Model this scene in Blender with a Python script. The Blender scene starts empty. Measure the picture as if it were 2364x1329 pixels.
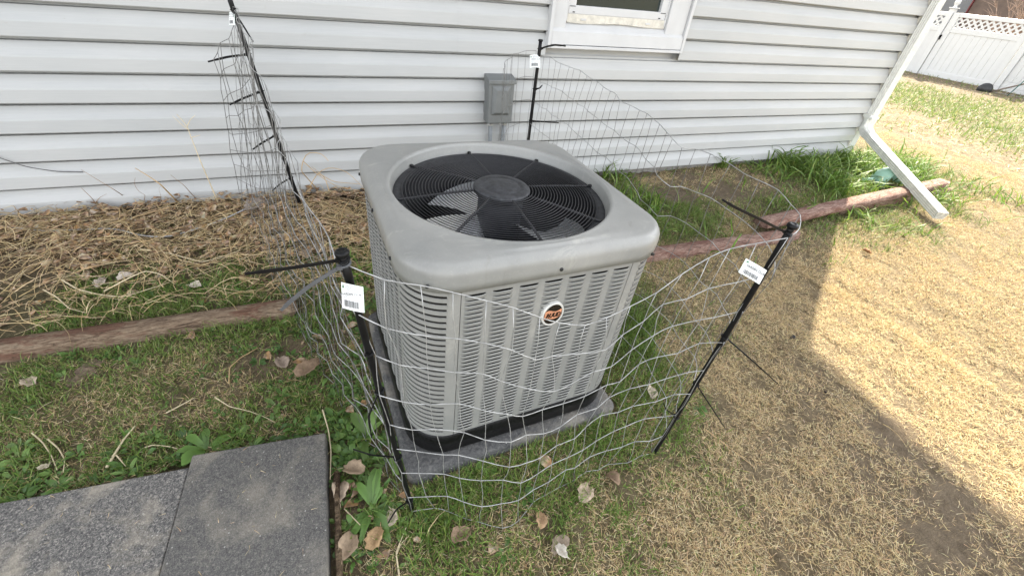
import bpy, bmesh, math, random
import numpy as np
from mathutils import Matrix, Vector

random.seed(7)
rng = np.random.default_rng(11)
R = math.radians
scene = bpy.context.scene
col = scene.collection
PI = math.pi

# ------------------------------------------------------------------ camera
cam_d = bpy.data.cameras.new('camera')
cam = bpy.data.objects.new('camera', cam_d)
col.objects.link(cam)
cr = Vector((0.92573, -0.36782, 0.08798))
cd = Vector((-0.15844, -0.58841, -0.79289))
cf = Vector((0.34341, 0.72006, -0.60298))
m = Matrix.Identity(4)
for i in range(3):
    m[i][0] = cr[i]; m[i][1] = -cd[i]; m[i][2] = -cf[i]
m[2][3] = 1.26
cam.matrix_world = m
cam_d.sensor_width = 36.0
cam_d.lens = 36.0 * 968.30 / 2364.0
cam_d.clip_start = 0.02
cam_d.clip_end = 400
scene.camera = cam

# ------------------------------------------------------------------ sky and sun
SUN_EL = R(38.0)
SUN_VEC = Vector((0.85 * math.cos(SUN_EL), 0.527 * math.cos(SUN_EL), math.sin(SUN_EL)))
world = bpy.data.worlds.new('World')
scene.world = world
world.use_nodes = True
wn = world.node_tree
bg = wn.nodes['Background']
sky = wn.nodes.new('ShaderNodeTexSky')
sky.sky_type = 'NISHITA'
sky.sun_disc = False
sky.sun_elevation = SUN_EL
sky.sun_rotation = math.atan2(0.85, 0.527)
sky.altitude = 1500
sky.air_density = 1.0
sky.dust_density = 3.0
sky.ozone_density = 0.6
# sky saturation lowered in place of a camera white balance
hsv = wn.nodes.new('ShaderNodeHueSaturation')
hsv.inputs['Saturation'].default_value = 0.20
hsv.inputs['Value'].default_value = 1.0
wn.links.new(sky.outputs[0], hsv.inputs['Color'])
wn.links.new(hsv.outputs[0], bg.inputs[0])
bg.inputs[1].default_value = 0.15
sun_d = bpy.data.lights.new('sun', 'SUN')
sun_d.energy = 3.8
sun_d.angle = R(0.6)
sun_d.color = (1.0, 0.90, 0.72)
sun = bpy.data.objects.new('sun', sun_d)
col.objects.link(sun)
sun.rotation_euler = SUN_VEC.to_track_quat('Z', 'Y').to_euler()
sun.location = (8, 6, 9)
scene.view_settings.view_transform = 'Standard'
scene.view_settings.look = 'None'
scene.view_settings.gamma = 1.0
scene.view_settings.use_curve_mapping = False
scene.view_settings.exposure = 2.4

# ------------------------------------------------------------------ node helpers
def mat(name, base=(.5, .5, .5), rough=.6, metal=0.0, spec=.5):
    mt = bpy.data.materials.new(name)
    mt.use_nodes = True
    b = mt.node_tree.nodes['Principled BSDF']
    b.inputs['Base Color'].default_value = (*base, 1)
    b.inputs['Roughness'].default_value = rough
    b.inputs['Metallic'].default_value = metal
    b.inputs['Specular IOR Level'].default_value = spec
    return mt, mt.node_tree, b

def node(nt, kind, **kw):
    n = nt.nodes.new(kind)
    for k, v in kw.items():
        setattr(n, k, v)
    return n

def coords(nt, scale=(1, 1, 1), kind='Object', rot=(0, 0, 0)):
    tc = node(nt, 'ShaderNodeTexCoord')
    mp = node(nt, 'ShaderNodeMapping')
    mp.inputs['Scale'].default_value = scale
    mp.inputs['Rotation'].default_value = rot
    nt.links.new(tc.outputs[kind], mp.inputs[0])
    return mp.outputs[0]

def noise(nt, vec, scale, detail=4, rough=.55, dist=0.0):
    n = node(nt, 'ShaderNodeTexNoise')
    n.inputs['Scale'].default_value = scale
    n.inputs['Detail'].default_value = detail
    n.inputs['Roughness'].default_value = rough
    n.inputs['Distortion'].default_value = dist
    if vec is not None:
        nt.links.new(vec, n.inputs['Vector'])
    return n.outputs['Fac']

def ramp(nt, fac, stops):
    r = node(nt, 'ShaderNodeValToRGB')
    el = r.color_ramp.elements
    while len(el) > 1:
        el.remove(el[-1])
    el[0].position = stops[0][0]
    el[0].color = (*stops[0][1], 1)
    for p, c in stops[1:]:
        e = el.new(p)
        e.color = (*c, 1)
    nt.links.new(fac, r.inputs[0])
    return r.outputs[0]

def mixc(nt, fac, a, b, mode='MIX'):
    n = node(nt, 'ShaderNodeMix', data_type='RGBA', blend_type=mode)
    for key, v in ((0, fac), (6, a), (7, b)):
        if isinstance(v, (int, float)):
            n.inputs[key].default_value = v
        elif isinstance(v, tuple):
            n.inputs[key].default_value = (*v, 1)
        else:
            nt.links.new(v, n.inputs[key])
    return n.outputs[2]

def bump(nt, b, height, strength=.3, dist=.002):
    n = node(nt, 'ShaderNodeBump')
    n.inputs['Strength'].default_value = strength
    n.inputs['Distance'].default_value = dist
    nt.links.new(height, n.inputs['Height'])
    nt.links.new(n.outputs[0], b.inputs['Normal'])

def grey(a):
    return (a, a, a)

# ------------------------------------------------------------------ materials
def m_siding():
    mt, nt, b = mat('white_vinyl', (.43, .435, .43), .5)
    grain = noise(nt, coords(nt, (6, 60, 240)), 1.0, 4, .6)
    big = noise(nt, coords(nt, (1.2, 1, 3)), 1.0, 5, .6)
    spot = noise(nt, coords(nt, (9, 9, 22)), 1.0, 6, .75, .6)
    c = ramp(nt, big, [(.35, (.408, .414, .406)), (.65, (.458, .458, .444))])
    dirt = ramp(nt, spot, [(.62, grey(0)), (.80, grey(.5))])
    c = mixc(nt, dirt, c, (.34, .31, .26))
    scr = noise(nt, coords(nt, (22, 22, 55), rot=(0, .5, 0)), 1.0, 3, .8, 1.5)
    c = mixc(nt, ramp(nt, scr, [(.70, grey(0)), (.76, grey(.45))]), c, (.30, .27, .23))
    gl = ramp(nt, grain, [(.3, grey(.93)), (.7, grey(1.0))])
    c = mixc(nt, 1.0, c, gl, 'MULTIPLY')
    nt.links.new(c, b.inputs['Base Color'])
    bump(nt, b, grain, .25, .001)
    return mt

def m_plain(name, base, rough=.5, metal=0., var=.12, scale=20, bmp=.0, bd=.001, spec=.5):
    mt, nt, b = mat(name, base, rough, metal, spec)
    n = noise(nt, coords(nt), scale, 5, .6)
    lo = tuple(v * (1 - var) for v in base)
    hi = tuple(min(1, v * (1 + var)) for v in base)
    nt.links.new(ramp(nt, n, [(.3, lo), (.7, hi)]), b.inputs['Base Color'])
    if bmp:
        bump(nt, b, n, bmp, bd)
    return mt

def m_cabinet():
    mt, nt, b = mat('grey_enamel', (.3, .3, .29), .34, .0)
    v = coords(nt)
    dust = noise(nt, v, 5.0, 6, .65)
    fine = noise(nt, v, 160.0, 3, .6)
    c = ramp(nt, dust, [(.36, (.222, .224, .212)), (.66, (.288, .284, .264))])
    spk = ramp(nt, fine, [(.58, grey(0)), (.78, grey(.16))])
    c = mixc(nt, spk, c, (.45, .44, .40))
    sm_ = noise(nt, coords(nt, (3, 9, 3)), 2.0, 7, .75, 1.0)
    c = mixc(nt, ramp(nt, sm_, [(.58, grey(0)), (.80, grey(.65))]), c, (.46, .44, .39))
    drip = noise(nt, coords(nt, (26, 26, 1.5)), 1.0, 4, .7, .4)
    c = mixc(nt, ramp(nt, drip, [(.60, grey(0)), (.76, grey(.35))]), c, (.17, .16, .14))
    nt.links.new(c, b.inputs['Base Color'])
    nt.links.new(ramp(nt, dust, [(.3, grey(.30)), (.7, grey(.48))]), b.inputs['Roughness'])
    bump(nt, b, fine, .06, .0006)
    return mt

def m_wood(name, c1, c2, c3):
    mt, nt, b = mat(name, c1, .88, 0, .2)
    g = noise(nt, coords(nt, (7.0, 34, 34)), 1.6, 8, .76, 1.2)
    f = noise(nt, coords(nt, (24, 170, 170)), 1.2, 6, .78, .8)
    big = noise(nt, coords(nt, (4.5, 13, 13)), 1.0, 7, .72, .8)
    c = ramp(nt, g, [(.34, tuple(x * .40 for x in c1)), (.44, c1), (.58, c2), (.70, tuple(min(1, x * 1.25) for x in c2))])
    c = mixc(nt, ramp(nt, big, [(.50, grey(0)), (.58, grey(.75))]), c, c3)
    c = mixc(nt, 1.0, c, ramp(nt, f, [(.36, grey(.30)), (.47, grey(.9)), (.60, grey(1.12))]), 'MULTIPLY')
    nt.links.new(c, b.inputs['Base Color'])
    ad = node(nt, 'ShaderNodeMath', operation='ADD')
    nt.links.new(g, ad.inputs[0]); nt.links.new(f, ad.inputs[1])
    bump(nt, b, ad.outputs[0], .9, .006)
    return mt

def m_rubber(name, c1, c2, c3, sc, patch):
    mt, nt, b = mat(name, c1, .9)
    v = coords(nt)
    n = noise(nt, v, sc, 3, .75, 1.2)
    n2 = noise(nt, v, sc * 2.3, 2, .6)
    c = ramp(nt, n, [(.36, c1), (.52, c2), (.72, c3)])
    big = noise(nt, v, 6.5, 5, .62, .4)
    wear = ramp(nt, big, [(.50, grey(0)), (.66, grey(patch))])
    c = mixc(nt, wear, c, (.42, .37, .29))
    vo = node(nt, 'ShaderNodeTexVoronoi')
    vo.inputs['Scale'].default_value = 42
    nt.links.new(v, vo.inputs['Vector'])
    c = mixc(nt, ramp(nt, vo.outputs['Distance'], [(.05, grey(.55)), (.10, grey(0))]), c, (.6, .58, .54))
    nt.links.new(c, b.inputs['Base Color'])
    bump(nt, b, n2, .9, .003)
    return mt

def m_attr(name, rough=.7, trans=0., spec=.3):
    mt, nt, b = mat(name, (.3, .3, .1), rough, 0, spec)
    a = node(nt, 'ShaderNodeAttribute', attribute_name='Col')
    nt.links.new(a.outputs['Color'], b.inputs['Base Color'])
    if trans:
        t = node(nt, 'ShaderNodeBsdfTranslucent')
        nt.links.new(a.outputs['Color'], t.inputs['Color'])
        mx = node(nt, 'ShaderNodeMixShader')
        mx.inputs[0].default_value = trans
        nt.links.new(b.outputs[0], mx.inputs[1])
        nt.links.new(t.outputs[0], mx.inputs[2])
        nt.links.new(mx.outputs[0], nt.nodes['Material Output'].inputs['Surface'])
    return mt

def m_ground():
    mt, nt, b = mat('soil', (.15, .11, .08), .95, 0, .15)
    v = coords(nt)
    a = node(nt, 'ShaderNodeAttribute', attribute_name='Col')
    n = noise(nt, v, 30, 8, .7)
    n2 = noise(nt, v, 190, 4, .7)
    lin = noise(nt, coords(nt, (60, 240, 60), rot=(0, 0, .6)), 1.0, 4, .7, 1.5)
    c = mixc(nt, 1.0, a.outputs['Color'], ramp(nt, n, [(.25, grey(.55)), (.75, grey(1.25))]), 'MULTIPLY')
    c = mixc(nt, ramp(nt, lin, [(.52, grey(0)), (.66, grey(.45))]), c, (.36, .28, .17))
    nt.links.new(c, b.inputs['Base Color'])
    ad = node(nt, 'ShaderNodeMath', operation='ADD')
    nt.links.new(n, ad.inputs[0]); nt.links.new(n2, ad.inputs[1])
    bump(nt, b, ad.outputs[0], .9, .012)
    return mt

def m_deadleaf():
    mt, nt, b = mat('dead_leaf', (.3, .22, .14), .75, 0, .3)
    a = node(nt, 'ShaderNodeAttribute', attribute_name='Col')
    n = noise(nt, coords(nt), 90, 5, .7)
    c = mixc(nt, 1.0, a.outputs['Color'], ramp(nt, n, [(.3, grey(.6)), (.7, grey(1.15))]), 'MULTIPLY')
    nt.links.new(c, b.inputs['Base Color'])
    bump(nt, b, n, .5, .002)
    return mt

SIDING = m_siding()
TRIM = m_plain('white_trim', (.52, .52, .515), .45, 0, .05, 9)
DIRTY_TRIM = m_plain('grimy_trim', (.56, .53, .46), .55, 0, .2, 30)
VINYL = m_plain('fence_vinyl', (.58, .58, .57), .4, 0, .03, 6)
CONCRETE = m_plain('foundation_concrete', (.26, .245, .22), .95, 0, .35, 25, .6, .006)
ALU = m_plain('white_aluminium', (.63, .63, .59), .4, 0, .14, 26)
BOXGREY = m_plain('grey_box_paint', (.155, .163, .16), .45, .1, .1, 14)
CONDUIT = m_plain('grey_conduit', (.20, .215, .225), .5, 0, .15, 30)
CABINET = m_cabinet()
BLACKPLASTIC = m_plain('black_plastic', (.006, .006, .0065), .42, 0, .3, 60, spec=.22)
GRILLE = m_plain('black_grille_wire', (.020, .020, .022), .42, 0, .4, 70)
RINGMAT = m_plain('dusty_black_ring', (.030, .031, .034), .6, 0, .7, 90, .4, .001)
SHROUD = m_plain('dark_shroud', (.010, .010, .012), .7, 0, .3, 30)
BASEPAN = m_plain('black_base_pan', (.007, .007, .007), .36, 0, .9, 120, .2, .001, .2)
BLADE = m_plain('aluminium_blade', (.92, .93, .93), .33, .78, .06, 30)
MOTOR = m_plain('motor_black', (.014, .016, .022), .45, .2, .3, 50)
COIL = m_plain('coil_fins', (.024, .020, .014), .8, .2, .6, 60)
PAD = m_rubber('grey_pad_plastic', (.048, .048, .048), (.080, .079, .077), (.135, .13, .122), 60, .28)
STEELDARK = m_plain('dark_mesh_wire', (.17, .165, .155), .5, .5, .4, 45)  # darker tone of the same mesh wire, kept off the front section
STEEL = m_plain('galvanised_wire', (.40, .40, .39), .45, .55, .35, 45)
WHITEPAPER = m_plain('white_tag', (.78, .79, .77), .5, 0, .05, 30)
TAGGREEN = m_plain('tag_green', (.02, .16, .05), .5, 0, .1, 30)
INK = m_plain('tag_ink', (.03, .03, .03), .6, 0, .1, 30)
INKGREY = m_plain('tag_ink_pale', (.3, .3, .3), .6, 0, .1, 30)
TIEGREY = m_plain('grey_cable_tie', (.085, .088, .093), .4, 0, .2, 40)
BADGEWHITE = m_plain('badge_rim', (.68, .67, .63), .3, .2, .05, 30)
BADGEBLACK = m_plain('badge_black', (.012, .009, .007), .25, 0, .3, 40)
COPPER = m_plain('badge_copper', (.55, .25, .14), .4, .0, .25, 40)
SCREW = m_plain('dark_screw', (.03, .03, .03), .4, .6, .3, 50)
TIMBER = m_wood('weathered_red_timber', (.175, .118, .078), (.30, .225, .155), (.15, .072, .048))
TIMBER2 = m_wood('split_red_timber', (.20, .115, .09), (.33, .225, .18), (.16, .075, .055))
EDGEBOARD = m_wood('rotten_edge_board', (.11, .075, .045), (.26, .19, .12), (.05, .03, .02))
RUBBER1 = m_rubber('rubber_crumb_smooth', (.066, .063, .059), (.122, .117, .108), (.26, .24, .21), 170, .30)
RUBBER2 = m_rubber('rubber_crumb_worn', (.050, .048, .046), (.145, .139, .130), (.43, .39, .34), 150, .70)
MINT = m_plain('mint_plastic', (.42, .68, .56), .45, 0, .06, 12)
DARKIN = m_plain('scoop_dark', (.06, .08, .07), .7, 0, .2, 20)
CORD = m_plain('white_cord', (.40, .40, .40), .5, 0, .1, 30)
DARKCABLE = m_plain('dark_cable', (.10, .10, .10), .6, 0, .1, 30)
GRASS = m_attr('grass_blades', .55, .28, .35)
STRAWM = m_attr('straw_blades', .8, .15, .15)
WEEDM = m_attr('weed_leaves', .42, .22, .45)
STALKM = m_attr('stalk', .7, .0, .25)
LEAFM = m_deadleaf()
GROUNDM = m_ground()
ROOFM = m_plain('roof_shingle', (.10, .095, .09), .95, 0, .4, 40, .6, .01)
SOFFIT = m_plain('white_soffit', (.66, .66, .65), .6, 0, .04, 8)
INNER = m_plain('room_dark', (.015, .022, .02), .9, 0, .5, 3)
CURTAIN = m_plain('curtain_green', (.07, .10, .085), .9, 0, .4, 9)
STAKEGREEN = m_plain('green_stake', (.03, .11, .09), .5, 0, .2, 20)
POTBLACK = m_plain('black_pot', (.02, .02, .02), .5, 0, .3, 20)
STICK = m_plain('brown_stick', (.19, .15, .12), .8, 0, .3, 20)
HOUSEBROWN = m_plain('neighbour_wall', (.12, .088, .07), .9, 0, .2, 4)
REDTRIM = m_plain('red_trim', (.12, .02, .02), .6, 0, .1, 9)
BARK = m_plain('twig_bark', (.27, .19, .14), .9, 0, .4, 30)

def m_glass():
    mt, nt, b = mat('window_glass', (.02, .03, .028), .05, 0, .6)
    return mt
GLASS = m_glass()

# ------------------------------------------------------------------ mesh helpers
class MB:
    def __init__(self):
        self.v = []; self.f = []
    def add(self, vs, fs):
        o = len(self.v)
        self.v += [tuple(p) for p in vs]
        self.f += [tuple(i + o for i in f) for f in fs]
        return self
    def box(self, c, s, M=None):
        x, y, z = (a / 2 for a in s)
        vs = [Vector((c[0] + i * x, c[1] + j * y, c[2] + k * z)) for i in (-1, 1) for j in (-1, 1) for k in (-1, 1)]
        if M is not None:
            vs = [M @ p for p in vs]
        return self.add(vs, [(0, 1, 3, 2), (4, 6, 7, 5), (0, 4, 5, 1), (2, 3, 7, 6), (0, 2, 6, 4), (1, 5, 7, 3)])
    def tube(self, pts, r, n=6, cap=True):
        pts = [Vector(p) for p in pts]
        k = len(pts)
        rs = r if isinstance(r, (list, tuple)) else [r] * k
        up = None
        rings = []
        for i in range(k):
            t = (pts[min(i + 1, k - 1)] - pts[max(i - 1, 0)])
            if t.length < 1e-9:
                t = Vector((0, 0, 1))
            t.normalize()
            if up is None:
                a = Vector((0, 0, 1)) if abs(t.z) < .9 else Vector((1, 0, 0))
                up = (a - t * a.dot(t)).normalized()
            else:
                up = (up - t * up.dot(t))
                up = up.normalized() if up.length > 1e-6 else t.orthogonal().normalized()
            s = t.cross(up)
            rings.append([pts[i] + (up * math.cos(2 * PI * j / n) + s * math.sin(2 * PI * j / n)) * rs[i] for j in range(n)])
        vs = [p for rg in rings for p in rg]
        fs = [(i * n + j, i * n + (j + 1) % n, (i + 1) * n + (j + 1) % n, (i + 1) * n + j) for i in range(k - 1) for j in range(n)]
        if cap:
            fs += [tuple(range(n - 1, -1, -1)), tuple((k - 1) * n + j for j in range(n))]
        return self.add(vs, fs)
    def lathe(self, prof, n=24, c=(0, 0, 0), cap=True):
        vs = [(c[0] + r * math.cos(2 * PI * j / n), c[1] + r * math.sin(2 * PI * j / n), c[2] + z) for r, z in prof for j in range(n)]
        k = len(prof)
        fs = [(i * n + j, i * n + (j + 1) % n, (i + 1) * n + (j + 1) % n, (i + 1) * n + j) for i in range(k - 1) for j in range(n)]
        if cap:
            fs += [tuple(range(n - 1, -1, -1)), tuple((k - 1) * n + j for j in range(n))]
        return self.add(vs, fs)
    def loops(self, lps, close=True, cap0=False, cap1=False):
        n = len(lps[0]); k = len(lps)
        vs = [p for l in lps for p in l]
        rng_ = range(n) if close else range(n - 1)
        fs = [(i * n + j, i * n + (j + 1) % n, (i + 1) * n + (j + 1) % n, (i + 1) * n + j) for i in range(k - 1) for j in rng_]
        if cap0:
            fs.append(tuple(range(n - 1, -1, -1)))
        if cap1:
            fs.append(tuple((k - 1) * n + j for j in range(n)))
        return self.add(vs, fs)
    def mesh(self, name, material, smooth=False, off=None):
        me = bpy.data.meshes.new(name)
        v = self.v if off is None else [(p[0] - off[0], p[1] - off[1], p[2] - off[2]) for p in self.v]
        me.from_pydata(v, [], self.f)
        me.materials.append(material)
        if smooth:
            me.polygons.foreach_set('use_smooth', [True] * len(me.polygons))
        me.update()
        return me

def put(name, me, parent=None, loc=(0, 0, 0)):
    o = bpy.data.objects.new(name, me)
    col.objects.link(o)
    o.location = loc
    if parent is not None:
        o.parent = parent
    return o

def text_mesh(name, curve):
    tmp = bpy.data.objects.new(name + '_outline', curve)
    col.objects.link(tmp)
    dg = bpy.context.evaluated_depsgraph_get()
    me = bpy.data.meshes.new_from_object(tmp.evaluated_get(dg), depsgraph=dg)
    me.name = name
    bpy.data.objects.remove(tmp)
    return me

def world_base(o):
    b = Vector((0, 0, 0))
    while o is not None:
        b = b + o.location
        o = o.parent
    return b

def part(name, mb, material, parent, smooth=False):
    """mesh given in world coordinates, parented under an unrotated thing"""
    b = world_base(parent)
    return put(name, mb.mesh(name, material, smooth, b), parent)

def lpart(name, mb, material, parent, smooth=False):
    """mesh given in the coordinates of its parent"""
    return put(name, mb.mesh(name, material, smooth), parent)

def tag(o, label, cat, group=None, kind=None):
    if label: o['label'] = label
    if cat: o['category'] = cat
    if group: o['group'] = group
    if kind: o['kind'] = kind
    return o

def thing(name, label, cat, loc=(0, 0, 0), rz=0, group=None):
    o = bpy.data.objects.new(name, None)
    o.empty_display_size = .05
    col.objects.link(o)
    o.location = loc
    o.rotation_euler = (0, 0, rz)
    return tag(o, label, cat, group)

def single(name, mb, material, label, cat, loc=None, smooth=False, group=None):
    loc = loc or mb.v[0]
    o = put(name, mb.mesh(name, material, smooth, loc), None, loc)
    return tag(o, label, cat, group)

def bevel(o, w, seg=2, angle=40):
    md = o.modifiers.new('bevel', 'BEVEL')
    md.width = w; md.segments = seg
    md.limit_method = 'ANGLE'; md.angle_limit = R(angle)
    return o

def np_mesh(name, verts, quads, tris, colors, material, smooth=False):
    me = bpy.data.meshes.new(name)
    nv = len(verts)
    me.vertices.add(nv)
    me.vertices.foreach_set('co', np.ascontiguousarray(verts, np.float32).ravel())
    q = np.asarray(quads, np.int32).reshape(-1, 4); t = np.asarray(tris, np.int32).reshape(-1, 3)
    me.loops.add(q.size + t.size)
    me.loops.foreach_set('vertex_index', np.concatenate([q.ravel(), t.ravel()]))
    me.polygons.add(len(q) + len(t))
    st = np.concatenate([np.arange(len(q)) * 4, q.size + np.arange(len(t)) * 3]).astype(np.int32)
    me.polygons.foreach_set('loop_start', st)
    if smooth:
        me.polygons.foreach_set('use_smooth', np.ones(len(q) + len(t), bool))
    me.update(calc_edges=True)
    if colors is not None:
        ca = me.color_attributes.new('Col', 'FLOAT_COLOR', 'POINT')
        c4 = np.concatenate([colors, np.ones((nv, 1))], 1).astype(np.float32)
        ca.data.foreach_set('color', c4.ravel())
    me.materials.append(material)
    return me

# ------------------------------------------------------------------ terrain and ground zones
def sm(a,b,x):
    t=np.clip((np.asarray(x,float)-a)/(b-a),0,1);return t*t*(3-2*t)
def gh(x,y):
    x=np.asarray(x,float);y=np.asarray(y,float)
    z=.05*sm(.9,2.6,y)+.03*sm(.3,-.2,x)*sm(1.7,2.4,y)-.2*sm(5.5,15,x)
    z=z+.006*np.sin(7.1*x+1.3*y)*np.sin(5.7*y-2.2*x+1)+.004*np.sin(17*x-9*y+2)*np.sin(13*y+6*x)
    return z

def gz(x, y):
    return float(gh(x, y))

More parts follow.
